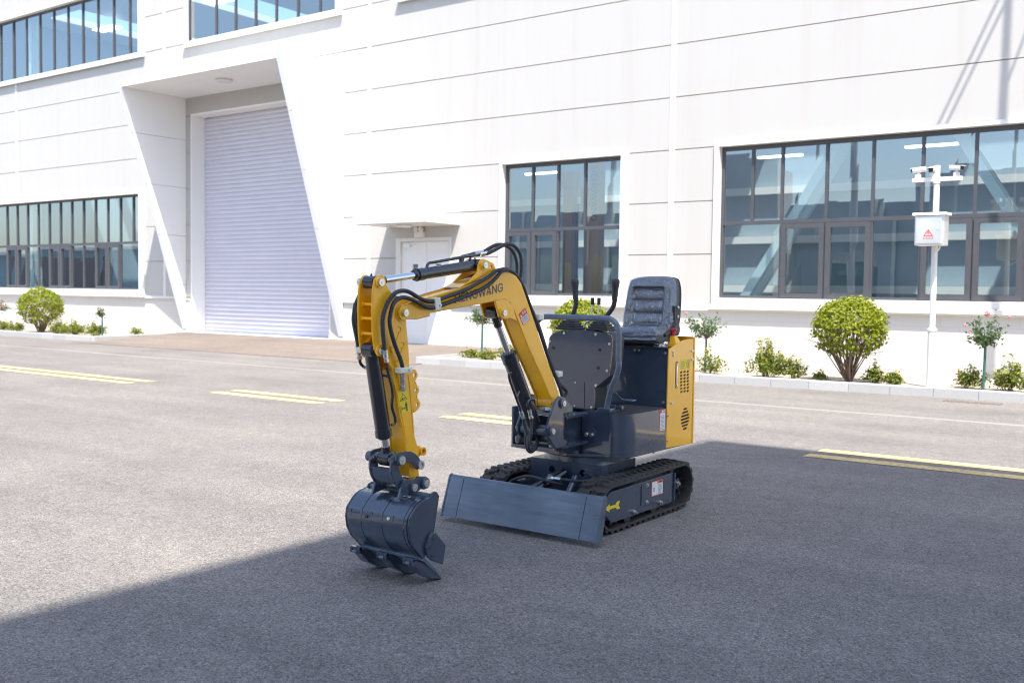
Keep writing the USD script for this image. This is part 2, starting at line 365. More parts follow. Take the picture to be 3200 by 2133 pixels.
for xj in joints:
    pg = sbox(xj - .055, 1.15, xj + .055, TOPZ).difference(holes)
    for p in getattr(pg, 'geoms', [pg]):
        if p.area > .005: obj('joint_strip', xz(p, F - .012, F + .03), M['trim'], B, smooth=False)
# plinth and ledge
for xa, xb in ((X0, -24.43), (-18.05, -16.31), (-14.64, X1)):
    obj('plinth', box(xa, xb, F + .012, F + .06, -.1, 1.085), M['plinth'], B, smooth=False)
    obj('ledge', yz([(F - .045, 1.085), (F + .04, 1.085), (F + .04, 1.165), (F - .005, 1.165), (F - .045, 1.15)], xa, xb), M['trim'], B, smooth=False)
for xa, xb in ((-24.42, -24.05), (-18.5, -18.05)):
    obj('plinth', box(xa, xb, F + .012, F + .06, -.1, 1.085), M['plinth'], B, smooth=False)
sky_l = [sbox(X0 + 1.7 + 6.9 * k, 22.5, X0 + 3.9 + 6.9 * k, 32.) for k in range(7)]
obj('roof', xy(sbox(X0 - .2, F - .15, X1 + .2, F + 17).difference(union_all(sky_l)), TOPZ, TOPZ + .25), M['trim'], B, label='white flat roof with long open skylights')
obj('rear_wall', box(X0, X1, 34.2, 34.4, 0, TOPZ), M['inner_wall'], B, label='pale grey blue inside of the rear wall')
for xa in (X0, X1 - .2): obj('end_wall', box(xa, xa + .2, F + .22, 34.2, 0, TOPZ), M['inner_wall'], B)
obj('hall_floor', box(X0, X1, F + .2, 34.2, .0, .16), M['inner_floor'], B)
for k in range(3): obj('wall_rail', box(X0 + .3, X1 - .3, 33.9 - k * .0, 34.15, 1.5 + 1.7 * k, 1.75 + 1.7 * k), M['trim'], B)

FF = F + .10; S5 = FF / F
def sx(x): return x * S5
def sz(z): return 1.37 + (z - 1.37) * S5
def window(o, fx0, fx1, fz0, fz1, ups, transom=None, lows=(), cas=(), label=None, bar=.05):
    """Trim surround with its deep reveal, grey frame, mullions, casements and one pane per light."""
    a, b, c, d = o
    out, inn = sbox(a, c, b, d), sbox(sx(fx0), sz(fz0), sx(fx1), sz(fz1))
    sur = obj('window_surround', xz(out.difference(inn), F - .045, FF + .07), M['trim'], B, smooth=False)
    obj('window_sill', yz([(F - .10, c - .03), (F - .044, c - .03), (F - .044, c + .055), (F - .10, c + .035)], a - .03, b + .03), M['trim'], sur, smooth=False)
    fx0, fx1, fz0, fz1 = sx(fx0), sx(fx1), sz(fz0), sz(fz1)
    w = obj('window', xz(sbox(fx0 + .001, fz0 + .001, fx1 - .001, fz1 - .001).difference(sbox(fx0 + bar, fz0 + bar * .8, fx1 - bar, fz1 - bar * 1.3)), FF, FF + .065), M['frame'], B, smooth=False, label=label)
    y = FF + .004
    ups = sorted(sx(u) for u in ups); lows = sorted(sx(u) for u in lows)
    if transom is None: zt = fz0 + bar * .3; rows = [(ups, zt, fz1)]
    else:
        zt = sz(transom); obj('transom', box(fx0 + bar, fx1 - bar, FF - .012, FF + .06, zt - .035, zt + .035), M['frame'], w, smooth=False)
        rows = [(ups, zt, fz1), (lows, fz0, zt)]
    for us, za, zb in rows:
        for u in us: obj('mullion', box(u - .024, u + .024, FF - .006, FF + .058, za + .03, zb - .05), M['frame'], w, smooth=False)
        e = [fx0] + list(us) + [fx1]
        for p, q in zip(e[:-1], e[1:]):
            yy = FF + .03 + rng.uniform(-.002, .002); tl = rng.normal(0, .003, 4)
            v = np.array([[p + .01, yy + tl[0], za + .01], [q - .01, yy + tl[1], za + .01], [q - .01, yy + tl[2], zb - .01], [p + .01, yy + tl[3], zb - .01]])
            obj('pane', (v, np.array([[0, 1, 2], [0, 2, 3]])), M['glass'], w, smooth=False)
    for p, q in cas:
        p, q = sx(p), sx(q)
        ins = .10 if q - p > .5 else .07
        obj('casement', xz(sbox(p + .012, fz0 + .012, q - .012, zt - .04).difference(sbox(p + ins, fz0 + .10, q - ins, zt - .125)), FF - .028, FF + .02), M['frame'], w, smooth=False)
upA = [-26.90 - .8165 * k for k in range(17)]
window(openings['A'], -40.4, -26.29, 8.15, 10.13, upA)
upB = [-26.77 - .654 * k for k in range(21)]
loB = [x for i, x in enumerate(upB) if i not in (0,)]
window(openings['B'], -40.4, -26.30, 1.33, 4.11, upB, 2.71, loB, [(upB[k + 1], upB[k]) for k in (1, 2, 5, 6, 9, 10, 13, 14)])
window(openings['C'], -24.13, -18.24, 8.15, 10.13, [-22.94 + .804 * k for k in range(6)])
window(openings['F'], -16.13, -10.24, 8.15, 10.13, [-14.94 + .804 * k for k in range(6)])
window(openings['G'], -8.13, -2.2, 8.15, 10.13, [-6.94 + .804 * k for k in range(6)])
window(openings['D'], -13.15, -10.23, 1.33, 4.11, [-12.44, -11.80, -11.14], 2.71, [-12.45, -11.80], [(-13.12, -12.45), (-12.45, -11.80)], bar=.06)
window(openings['E'], -8.14, -2.19, 1.33, 4.12, [-7.53, -6.97, -6.16, -5.36, -4.55, -3.73, -2.98], 2.71, [-6.97, -6.16, -5.36, -4.55, -3.74, -2.98], [(-6.97, -6.16), (-6.16, -5.36), (-4.55, -3.74), (-3.74, -2.98)], bar=.06)

# portal around the shutter: raked side fins, roof slab, soffit
pr = obj('portal', box(-24.26, -18.22, F - 1.985, F, 6.655, 6.80), M['portal'], B, label='deep white portal with raked side fins')
def fin_poly(za, zb):
    lean = lambda z: F + .03 - (z - .15) * (2.02 / 6.5)
    return [(lean(za), za), (F, za), (F, zb), (lean(zb), zb)]
for x0, x1 in ((-24.421, -24.262), (-18.218, -18.058)):
    zs = [.10, 1.48, 2.84, 4.18, 5.50, 6.805]
    for a, b in zip(zs[:-1], zs[1:]): obj('fin_panel', yz(fin_poly(a + .004, b - .004), x0, x1), M['portal'], pr, smooth=False)
for k in range(5):
    x0 = -24.258 + 6.036 * k / 5
    obj('soffit_panel', box(x0 + .004, x0 + 6.036 / 5 - .004, F - 1.96, F - .004, 6.640, 6.653), M['portal'], pr, smooth=False)
    obj('fascia_panel', box(x0 + .003, x0 + 6.036 / 5 - .003, F - 1.999, F - 1.987, 6.638, 6.803), M['portal'], pr, smooth=False)
obj('soffit_lamp', lathe_z([(.20, 6.575), (.215, 6.59), (.215, 6.615), (.20, 6.639)], -21.2, F - 1.1, 32), M['lamp'], pr)
# shutter recess, frame and slats
for x0, x1 in ((-24.049, -24.0), (-18.55, -18.501)): obj('shutter_jamb', box(x0, x1, F + .001, F + .5, .16, 6.2), M['portal'], B, smooth=False)
obj('shutter_lintel', box(-24.0, -18.55, F + .001, F + .5, 6.15, 6.2), M['portal'], B, smooth=False)
obj('shutter_threshold', box(-24.05, -18.5, F - .06, F + .7, .0, .172), M['portal'], B, smooth=False)
sh = obj('roller_shutter', box(-23.99, -18.56, F + .462, F + .47, .172, 6.2), M['shutter'], B, label='closed lavender white roller shutter of curved slats')
pitch = .1165; z = .20
obj('bottom_rail', box(-23.99, -18.56, F + .415, F + .462, .174, .20), M['shutter'], sh, smooth=False)
while z < 6.14:
    pf = [(F + .462, z), (F + .447, z + .004), (F + .434, z + .03), (F + .430, z + .058), (F + .436, z + .085), (F + .452, z + .106), (F + .462, z + pitch - .002)]
    obj('slat', yz(pf, -23.99, -18.56), M['shutter'], sh, smooth=50); z += pitch
obj('pipe_bracket', [box(-24.33, -24.10, F - .02, F, 1.07, 1.10)], M['portal'], B)
# side door with its canopy, lamp and emergency light
cn = obj('canopy', box(-16.546, -14.402, F - 1.187, F + .03, 2.868, 3.096), M['trim'], B, label='flat white canopy over the side door')
obj('canopy_soffit', box(-16.50, -14.45, F - 1.14, F, 2.860, 2.867), M['trim'], cn, smooth=False)
obj('canopy_lamp', lathe_z([(.15, 2.80), (.165, 2.815), (.165, 2.84), (.15, 2.8595)], -15.40, F - .75, 28), M['lamp'], cn)
obj('door_surround', xz(sbox(-16.31, .15, -14.64, 2.61).difference(sbox(-16.17, .1, -14.73, 2.525)), F - .025, F + .10), M['trim'], B, smooth=False)
dr = obj('door', box(-16.165, -14.735, F + .085, F + .10, .16, 2.525), M['dark'], B, label='pale grey double door with two narrow panes')
for a, b, wx in ((-16.162, -15.405, -15.83), (-15.397, -14.738, -15.135)):
    lf = obj('door_leaf', xz(sbox(a, .17, b, 2.52).difference(sbox(wx, 1.72, wx + .165, 2.01)), F + .03, F + .075), M['door'], dr, smooth=False)
    obj('door_pane', sheetv if False else (np.array([[wx, F + .06, 1.72], [wx + .165, F + .06, 1.72], [wx + .165, F + .06, 2.01], [wx, F + .06, 2.01]]), np.array([[0, 1, 2], [0, 2, 3]])), M['glass'], lf, smooth=False)
    obj('door_handle', [box(b - .09 if a < -16 else a + .06, b - .06 if a < -16 else a + .09, F - .02, F + .03, 1.05, 1.2)], M['steel'], lf)
obj('door_closer', [box(-16.08, -15.88, F - .01, F + .03, 2.40, 2.46), box(-16.0, -15.75, F - .03, F - .01, 2.465, 2.48)], M['steel'], dr)
for z in (.55, 1.3, 2.15): obj('hinge', xcyl(-16.18, -16.165, F + .02, z, .012) if False else cyl((-16.17, F + .02, z - .06), (-16.17, F + .02, z + .06), .012, 10), M['steel'], dr)
el = obj('emergency_light', box(-15.70, -15.43, F - .075, F - .001, 2.615, 2.745), M['lamp'], B)
for x in (-15.635, -15.50): obj('lamp_head', cyl((x, F - .10, 2.80), (x, F - .03, 2.80), .058, 20), M['lamp'], el)
# inside the hall: columns, braces, crane rail, lamps
def bar3(a, b, w, d):
    a, b = np.array(a, float), np.array(b, float); dr_ = b - a; L = np.linalg.norm(dr_); dr_ /= L
    s = np.array([0, 1., 0]); u = np.cross(s, dr_); v, f = box(-w / 2, w / 2, -d / 2, d / 2, 0, L)
    return v[:, :1] * u + v[:, 1:2] * s + v[:, 2:] * dr_ + a, f
for y in (18.35, 18.78):
    obj('wind_brace', bar3((-8.1, y, 1.0), (-5.25, y, 5.6), .16, .14), M['brace'], B); obj('wind_brace', bar3((-2.2, y, 1.0), (-5.05, y, 5.6), .16, .14), M['brace'], B)
    obj('wind_brace', bar3((-40., y, 5.4), (-36.4, y, 11.), .16, .14), M['brace'], B)
for k in range(7): obj('column', [box(joints[k] - .14, joints[k] + .14, 18.2, 18.5, .1, TOPZ), box(joints[k] + 1.0 if k == 1 else joints[k] - .02, joints[k] + .02, 18.1, 18.6, .1, TOPZ)] if k != 1 else box(joints[k] - .14, joints[k] + .14, 18.2, 18.5, .1, TOPZ), M['brace'], B)
obj('crane_rail', box(X0 + .3, X1 - .3, 18.6, 18.9, 6.6, 7.1), M['brace'], B)
for k in range(10):
    for y in (22., 26., 30.): obj('hall_lamp', box(-39 + 4.4 * k, -37.6 + 4.4 * k, y, y + .16, 5.6, 5.66), M['glow'], B)
for k in range(12): obj('ceiling_light', box(-39 + 3.6 * k, -37.6 + 3.6 * k, 24., 24.5, 11.9, 11.95), M['glow'], B)
# upright orange crane boom with vertical lettering, behind the middle window
cb = thing('loader_crane_boom', 'upright orange crane boom with dark vertical lettering behind the middle window', 'crane boom', loc=(-12.2, 19.8, .16))
obj('boom_box', box(-12.32, -12.05, 19.8, 20.05, .16, 4.6), M['orange'], cb)
tm = text('HENGWANG', .15, True); ln = tm[0][:, 0].max()
obj('lettering', place(tm, (-12.255, 19.795, 4.25), (0, 0, -1), (1, 0, 0), (0, -1, 0)), M['dark'], cb)
obj('boom_foot', box(-12.6, -11.8, 19.6, 20.3, .16, .5), M['orange'], cb)
for x, h, nm in ((-13.35, 3.9, 'orange machine post stored left inside the middle window'), (-12.75, 3.5, 'second orange machine post inside the middle window')):
    s = thing('machine_post', nm, 'machine part', loc=(x, 20.6, .16))
    obj('post', box(x - .13, x + .13, 20.5, 20.75, .16, h), M['orange'], s); obj('post_head', box(x - .2, x + .16, 20.45, 20.8, h, h + .35), M['orange'], s); obj('post_ram', cyl((x + .2, 20.6, .4), (x + .2, 20.6, h - .4), .05), M['dark'], s)

# ---------------------------------------------------------------- out of the frame: what shades and what mirrors
tw = thing('stair_tower', 'tall grey concrete stair tower standing beside the camera', 'tower', loc=(4.35, -1.9, 0))
H = 18.0; k = H / 5.45
tx, ty = -4.15 + 1.89 * k, 8.9 - 1.995 * k
obj('wall', box(tx, tx + 4.5, ty - 9, ty, 0, H), M['tower'], tw)
for i in range(5): obj('window', box(tx - .02, tx, ty - 5.2, ty - 3.4, 1.6 + 3.3 * i, 3.0 + 3.3 * i), M['glass'], tw); obj('window', box(tx + 1.2, tx + 3.2, ty, ty + .02, 1.6 + 3.3 * i, 3.0 + 3.3 * i), M['glass'], tw)
op = thing('opposite_factory', 'long low grey factory block facing the hall across the yard', 'building', loc=(-24, -18, 0))
M['far_wall'] = plain('far_grey_cladding', (.34, .38, .42), .6, var=.06, scale=.7)
obj('wall', box(-52, -6, -40, -18, 0, 6.4), M['far_wall'], op); obj('wing', box(-27, -20.5, -18, -15.5, 0, 8.6), M['tower'], op); obj('wing', box(-13.5, -6, -18, -16.5, 0, 7.6), M['far_wall'], op)
for i in range(10): obj('window', box(-51 + 4.6 * i, -48.4 + 4.6 * i, -18, -17.97, 1.0, 3.6), M['glass'], op)
for i in range(24): obj('rib', box(-51.5 + 2 * i, -51.3 + 2 * i, -17.96, -17.8, 0, 6.4), M['trim'], op)
for i, (x, h) in enumerate(((-11.2, 11.), (-16.4, 12.5), (-18.4, 10.), (-30., 12.), (-9., 13.))): obj('mast', cyl((x, -15.2, 0), (x, -15.2, h), .16 if i % 2 else .10), M['tower'], op)
M['maroon'] = plain('maroon_cladding', (.13, .06, .06), .6)
ow = thing('far_warehouse', 'low dark warehouse across the yard far to the left', 'building', loc=(-90, -20, 0))
obj('wall', box(-122, -64, -40, -20, 0, 4.9), M['inner_wall'], ow); obj('wall_band', box(-104, -88, -19.98, -19.9, .6, 4.2), M['maroon'], ow); obj('roof', box(-123, -63, -41, -19.5, 4.9, 5.2), M['trim'], ow)
pl = thing('utility_pole', 'white tapered steel pole with diagonal arm struts beside the planting bed', 'pole', loc=(-1.3, 15.54, .1))
ps = 2.2; X_ = lambda xw: xw + .947 * ps; Yp = F - ps; Zp = lambda zw: zw + 2.732 * ps
obj('shaft', cyl((X_(-3.50), Yp, .0), (X_(-3.30), Yp, 15.), .085, 20, r1=.035), M['lamp'], pl)
for a, b in (((-4.36, 4.15), (-3.33, 6.45)), ((-4.24, 4.13), (-3.33, 6.14)), ((-3.335, 4.72), (-2.75, 6.5))):
    obj('strut', cyl((X_(a[0]), Yp, Zp(a[1])), (X_(b[0]), Yp, Zp(b[1])), .021, 10), M['lamp'], pl)
obj('crossarm', cyl((X_(-4.5), Yp, Zp(4.12)), (X_(-3.4), Yp, Zp(4.12)), .02, 10), M['lamp'], pl)

# ---------------------------------------------------------------- planting
def leafmat(name, a, b, c, rough=.45, tr=.35):
    return mat(name, {'g': ('geometry', {}), 'r': ('rgb_ramp', {'ramp': [(0., a), (.55, b), (1., c)]}), 'p': ('principled_bsdf', {'roughness': rough, 'specular_ior_level': .4}), 't': ('translucent_bsdf', {}), 'm': ('mix_closure', {'fac': tr})},
               [('g.random_per_island', 'r.fac'), ('r.color', 'p.base_color'), ('r.color', 't.color'), ('p.BSDF', 'm.closure1'), ('t.BSDF', 'm.closure2')], surface='m.closure')
M['leaf_ball'] = leafmat('clipped_leaf', (.24, .28, .014), (.44, .48, .03), (.58, .58, .08), tr=.45)
M['leaf_rose'] = leafmat('rose_leaf', (.08, .14, .05), (.16, .23, .10), (.26, .31, .17), tr=.4)
M['leaf_low'] = leafmat('young_leaf', (.15, .19, .02), (.34, .38, .04), (.54, .50, .08), tr=.45)
M['leaf_tip'] = leafmat('golden_leaf', (.38, .34, .03), (.48, .40, .04), (.52, .30, .04))
M['bark'] = plain('bark', (.16, .105, .07), .85, var=.3, scale=40., bump=.6, bscale=90.)
M['wrap'] = plain('green_stem_wrap', (.03, .10, .085), .6, var=.2, scale=50.)
M['petal'] = plain('pink_petal', (.70, .16, .20), .6, var=.25, scale=60.)

def leaves(c, nrm, size, r, aspect=.5, fold=.25):
    """Folded leaf blades: one island of four triangles each."""
    n = len(c); nrm = nrm / np.linalg.norm(nrm, axis=1)[:, None]
    a = r.normal(size=(n, 3)); a -= nrm * (a * nrm).sum(1)[:, None]; a /= np.linalg.norm(a, axis=1)[:, None]
    b = np.cross(nrm, a); s = (size * r.uniform(.7, 1.25, n))[:, None]
    mid = c + nrm * s * fold * .3
    v = np.stack([c - a * s * .5, c + b * s * aspect * .5 + nrm * s * fold * .3, c + a * s * .5 - nrm * s * .12, c - b * s * aspect * .5 + nrm * s * fold * .3, c], 1).reshape(-1, 3)
    o = np.arange(n)[:, None] * 5; f = np.concatenate([o + np.array([[0, 4, 3]]), o + np.array([[0, 1, 4]]), o + np.array([[1, 2, 4]]), o + np.array([[4, 2, 3]])])
    return v, f

def branch_set(base, tips, r0, r1, r, bendy=.06):
    out = []
    for t in tips:
        m = (base * .5 + t * .5) + r.normal(0, bendy, 3) * np.array([1, 1, .3]); m[:2] = base[:2] + (m[:2] - base[:2]) * .75
        p = spline([base, m, t], 8); out.append(tube(p, np.linspace(r0, r1, 8), 6))
    return out

def ball_shrub(label, loc, rx, rz, zc, seed, nleaf=6400, open_below=.25):
    r = np.random.default_rng(seed); t = thing('ball_shrub', label, 'shrub', loc=loc, group='clipped ball shrubs in the beds'); L = np.array(loc, float)
    d = r.normal(size=(nleaf * 2, 3)); d /= np.linalg.norm(d, axis=1)[:, None]
    d = d[(d[:, 2] > -.92) & (r.random(len(d)) < np.clip(1.05 + d[:, 2] * .85, .25, 1))][:nleaf]
    rad = np.where(r.random(len(d)) < .06, 1.06, 1 - np.abs(r.normal(0, .13, len(d)))); lump = 1 + .12 * (meshkit.fbm(d * 3.2 + seed, 3) - .5) * 2 + .03 * (meshkit.noise(d * 9 + seed) - .5)
    keep = meshkit.noise(d * 5.5 + 31 + seed) > np.where(d[:, 2] < 0, .42, .2)
    c = (d * (rad * lump)[:, None])[keep] * np.array([rx, rx, rz]) + np.array([0, 0, zc]); nn = d[keep] * .8 + r.normal(0, .55, (keep.sum(), 3)) + np.array([0, 0, .45])
    obj('crown', [leaves(c + L, nn, .058, r, .6)], M['leaf_ball'], t, smooth=False)
    tips = []
    for k in range(34):
        a = r.uniform(0, 2 * math.pi); q = r.uniform(.25, .95) ** .8
        tips.append(np.array([rx * q * math.cos(a), rx * q * math.sin(a), zc + rz * (.35 - .75 * q) + r.uniform(-.1, .15)]) + L)
    bs = []
    for k, tp in enumerate(tips): bs += branch_set(L + np.array([r.normal(0, .025), r.normal(0, .025), -.03]), [tp], .020 if k < 9 else .012, .004, r)
    for tp in tips:
        for q in range(3): bs += branch_set(tp * .6 + L * .4 + np.array([0, 0, .05]), [tp + r.normal(0, .13, 3)], .006, .002, r)
    obj('trunk', bs, M['bark'], t, smooth=50)
    return t

ball_shrub('large round clipped shrub with bare forked trunk between the control box pole and the excavator', (-4.88, 15.25, .1), .53, .47, .80, 3)
ball_shrub('round clipped shrub half hidden behind the control levers of the excavator', (-9.75, 15.45, .1), .54, .47, .70, 5)
ball_shrub('round clipped shrub under the far left window', (-27.5, 15.3, .1), .60, .55, .70, 8, open_below=.1)

def low_shrub(label, loc, w, h, seed, n=7, gold=.35):
    n = int(n * 1.35)
    r = np.random.default_rng(seed); t = thing('low_shrub', label, 'shrub', loc=loc); L = np.array(loc, float)
    st, cs, ns, tc, tn = [], [], [], [], []
    for k in range(n):
        a = r.uniform(0, 2 * math.pi); q = r.uniform(.1, 1) * w
        q *= 1.12; top = np.array([q * math.cos(a), q * .7 * math.sin(a), 1.18 * h * r.uniform(.55, 1.) * (1 - .4 * q / w)])
        b = np.array([top[0] * .25, top[1] * .25, -.03])
        st.append(tube(spline([L + b, L + (b + top) / 2 + r.normal(0, .02, 3), L + top], 7), np.linspace(.005, .002, 7), 5))
        for j in range(int(34 * h / .4)):
            u = r.uniform(.22, 1); p = b + (top - b) * u; ang = r.uniform(0, 6.28); rr = r.uniform(.015, .10) * (1.25 - u * .75)
            dd = np.array([math.cos(ang), math.sin(ang), r.uniform(.1, .9)])
            if u > .8 and r.random() < gold * 1.6: tc.append(p + dd * rr); tn.append(np.array([dd[0] * .5, dd[1] * .5, .7]) + r.normal(0, .3, 3))
            else: cs.append(p + dd * rr); ns.append(np.array([dd[0] * .6, dd[1] * .6, .8]) + r.normal(0, .35, 3))
    for j in range(n * 16):
        d = r.normal(size=3); d /= np.linalg.norm(d); q = r.uniform(.5, 1.) ; cs.append(np.array([d[0] * w * 1.1 * q, d[1] * w * .8 * q, h * .12 + abs(d[2]) * h * .62 * q])); ns.append(d * .6 + r.normal(0, .4, 3) + np.array([0, 0, .5]))
    obj('stem', st, M['bark'], t, smooth=50)
    obj('foliage', [leaves(np.array(cs) + L, np.array(ns), .062, r, .42)], M['leaf_low'], t, smooth=False)
    if len(tc) > 4: obj('new_leaves', [leaves(np.array(tc) + L, np.array(tn), .055, r, .36)], M['leaf_tip'], t, smooth=False)
    return t

for i, (lab, x, y, w, h, n) in enumerate([
    ('low bush with thin upright shoots just right of the excavator', -7.05, 15.15, .28, .47, 7), ('widest low bush with golden tips left of the big ball shrub', -6.12, 15.15, .42, .58, 20),
    ('low bush with green shoots touching the widest low bush on its right', -5.72, 15.15, .22, .42, 8), ('sparse tuft at the foot of the big ball shrub, on its left', -5.25, 15.1, .12, .2, 4),
    ('small leafy bush at the right foot of the big ball shrub', -4.55, 15.35, .2, .32, 9), ('small bush with one orange tip left of the control box pole', -4.25, 15.3, .16, .26, 8),
    ('low bush left of the green wrapped rose stem at the right edge', -3.2, 15.35, .24, .42, 9), ('golden tipped bush right of the green wrapped rose stem at the right edge', -2.72, 15.4, .26, .5, 12),
    ('low bush cut by the right edge of the view', -2.33, 15.3, .26, .42, 12), ('low pale bush in the bed corner beside the side door', -12.3, 15.5, .25, .22, 8),
    ('green low bush under the small rose beside the side door', -11.75, 15.35, .25, .25, 9), ('golden low bush seen between the excavator arm and boom cylinder', -11.2, 15.4, .3, .36, 13),
    ('low bush at the far left edge of the left bed', -28.9, 15.0, .35, .36, 13), ('low bush in front of the far left ball shrub', -28.15, 14.95, .3, .36, 11),
    ('golden low bush right of the far left ball shrub', -26.4, 15.2, .4, .40, 16), ('dense low bush left of the thin rose in the left bed', -25.6, 15.15, .4, .40, 18),
    ('dense low bush right of the thin rose in the left bed', -24.8, 15.3, .36, .38, 16), ('sparse low bush in the inner corner of the left bed', -24.45, 16.3, .22, .26, 7)]):
    low_shrub(lab, (x, y, .1), w, h, 40 + i, n)

def rose(label, loc, stem, w, h, seed, dens=1., flowers=()):
    r = np.random.default_rng(seed); t = thing('standard_rose', label, 'rose tree', loc=loc); L = np.array(loc, float)
    top = L + np.array([.015, 0, stem])
    obj('stem', tube(spline([L + np.array([0, 0, -.03]), L + np.array([.012, 0, stem * .5]), top], 10), np.linspace(.021, .017, 10), 8), M['wrap'], t, smooth=50)
    bs, c, nn = [], [], []
    for k in range(int(16 * dens)):
        a = r.uniform(0, 2 * math.pi); q = r.uniform(.35, 1) * w; tp = top + np.array([q * math.cos(a), q * math.sin(a), h * r.uniform(.25, 1.) * (1.05 - .5 * q / w)])
        bs += branch_set(top, [tp], .006, .002, r, .03)
        for j in range(26):
            u = r.uniform(.3, 1.05); p = top + (tp - top) * u + r.normal(0, .035, 3); c.append(p); nn.append(r.normal(0, .5, 3) + np.array([0, 0, .6]))
    obj('branch', bs, M['bark'], t, smooth=50)
    obj('crown', [leaves(np.array(c), np.array(nn), .055, r, .62)], M['leaf_rose'], t, smooth=False)
    for dx, dz, s in flowers:
        o = top + np.array([dx, -.05, dz]); ps = []
        for k in range(13):
            a = k * 2.4; q = s * .28 * math.sqrt(k + .4) / 1.4; d = np.array([math.cos(a), -.6, math.sin(a)]); ps.append(leaves((o + np.array([q * math.cos(a), -.01 * (3 - k * .2), q * math.sin(a)]))[None], d[None], s * .8, r, .9))
        obj('flower', ps, M['petal'], t, smooth=False)
rose('rose tree with a pink bloom on a green wrapped stem at the right edge', (-3.015, 15.22, .1), .60, .29, .53, 61, 1.25, [(.02, .47, .055), (-.26, .3, .03), (.3, .43, .025), (-.2, .2, .025)])
rose('rose tree with one small pink bud just right of the excavator', (-7.29, 15.4, .1), .55, .36, .58, 62, 1.3, [(-.34, .42, .035)])
rose('small round headed rose tree between the side door and the boom', (-12.02, 15.5, .1), .66, .33, .46, 63, 1.4)
rose('thin sparse rose in the left bed between dense low bushes', (-24.42, 15.25, .1), .52, .14, .36, 64, .5, [(-.1, .2, .03), (.1, .18, .025)])
rose('rose with pink blooms cut by the left edge of the view', (-29.75, 15.25, .1), .55, .42, .42, 65, 1.2, [(.42, .2, .05), (.2, .12, .05), (.5, .3, .03)])

# ---------------------------------------------------------------- camera pole with control box
px, py = -3.70, 15.19
sp = thing('surveillance_pole', 'white pole carrying three cameras and a steel control box with a red warning triangle', 'camera pole', loc=(px, py, .1))
obj('pole', lathe_z([(.056, .08), (.056, .905), (.066, .91), (.066, .935), (.041, .96), (.040, 3.235), (.0, 3.236)], px, py, 24), M['lamp'], sp)
obj('collar', lathe_z([(.05, 2.985), (.052, 3.0), (.052, 3.04), (.05, 3.05)], px, py, 20), M['lamp'], sp)
obj('crossarm', box(px - .325, px + .335, py - .035, py + .035, 3.015, 3.07), M['lamp'], sp, smooth=False)
cbx = obj('control_box', rbox(px - .195, px + .19, py - .33, py - .05, 2.105, 2.52, .008), M['steel'], sp, label='brushed steel control box')
obj('box_lid', yz([(py - .36, 2.52), (py - .03, 2.525), (py - .03, 2.56), (py - .34, 2.555)], px - .225, px + .22), M['lamp'], cbx)
obj('box_door', rbox(px - .178, px + .165, py - .345, py - .329, 2.125, 2.505, .006), M['steel'], cbx)
M['red'] = plain('red_print', (.62, .05, .03), .5, var=.03)
tri = Polygon([(px - .075, 2.225), (px + .06, 2.225), (px - .0075, 2.325)])
obj('warning_triangle', xz(tri.difference(tri.buffer(-.011)), py - .3475, py - .3452), M['red'], cbx, smooth=False)
obj('warning_bolt', xz(Polygon([(px - .003, 2.305), (px - .022, 2.265), (px - .008, 2.268), (px - .014, 2.236), (px + .008, 2.278), (px - .004, 2.276)]), py - .3475, py - .3452), M['red'], cbx, smooth=False)
gl = []
for k in range(4):
    gx = px - .077 + k * .038
    gl += [box(gx, gx + .022, py - .3472, py - .3452, 2.190 + j * .008, 2.193 + j * .008) for j in range(3)] + [box(gx + .009, gx + .0125, py - .3474, py - .3453, 2.187, 2.211)]
obj('warning_text', gl, M['red'], cbx, smooth=False)
obj('box_lock', cyl((px + .12, py - .352, 2.325), (px + .12, py - .34, 2.325), .014), M['steel'], cbx)
obj('cable_conduit', tube(bent([(px + .12, py - .2, 2.11), (px + .11, py - .2, 2.06), (px + .02, py - .06, 2.0), (px, py - .045, 1.94)], .05), .011, 8), M['lamp'], sp)
M['black'] = plain('black_plastic', (.025, .025, .028), .45)
def camera(x, ang, tilt=-.12):
    c, s = math.cos(ang), math.sin(ang); d = np.array([c, s, tilt]); d /= np.linalg.norm(d); sd = np.array([-s, c, 0.]); u = np.cross(d, sd)
    o = np.array([x, py, 3.185]); B = lambda *a: place(box(*a), o, d, sd, u)
    h = obj('camera', [B(-.10, .085, -.034, .034, -.03, .03)], M['lamp'], sp, label='white camera housing')
    obj('sun_hood', [B(-.10, .11, -.042, .042, .03, .038), B(-.10, .08, -.042, -.036, -.01, .031), B(-.10, .08, .036, .042, -.01, .031)], M['lamp'], h, smooth=False)
    obj('camera_front', [B(.085, .09, -.033, .033, -.028, .029)], M['black'], h, smooth=False)
    obj('camera_lens', [place(cyl((.09, 0, .004), (.098, 0, .004), .015, 16), o, d, sd, u)], M['dark'], h)
    obj('camera_foot', [box(x - .035, x + .035, py - .03, py + .03, 3.07, 3.125), cyl((x, py, 3.12), (x, py, 3.165), .02, 12)], M['lamp'], h)
camera(px - .255, math.pi + .35); camera(px - .05, -1.75, -.2); camera(px + .26, -.45)

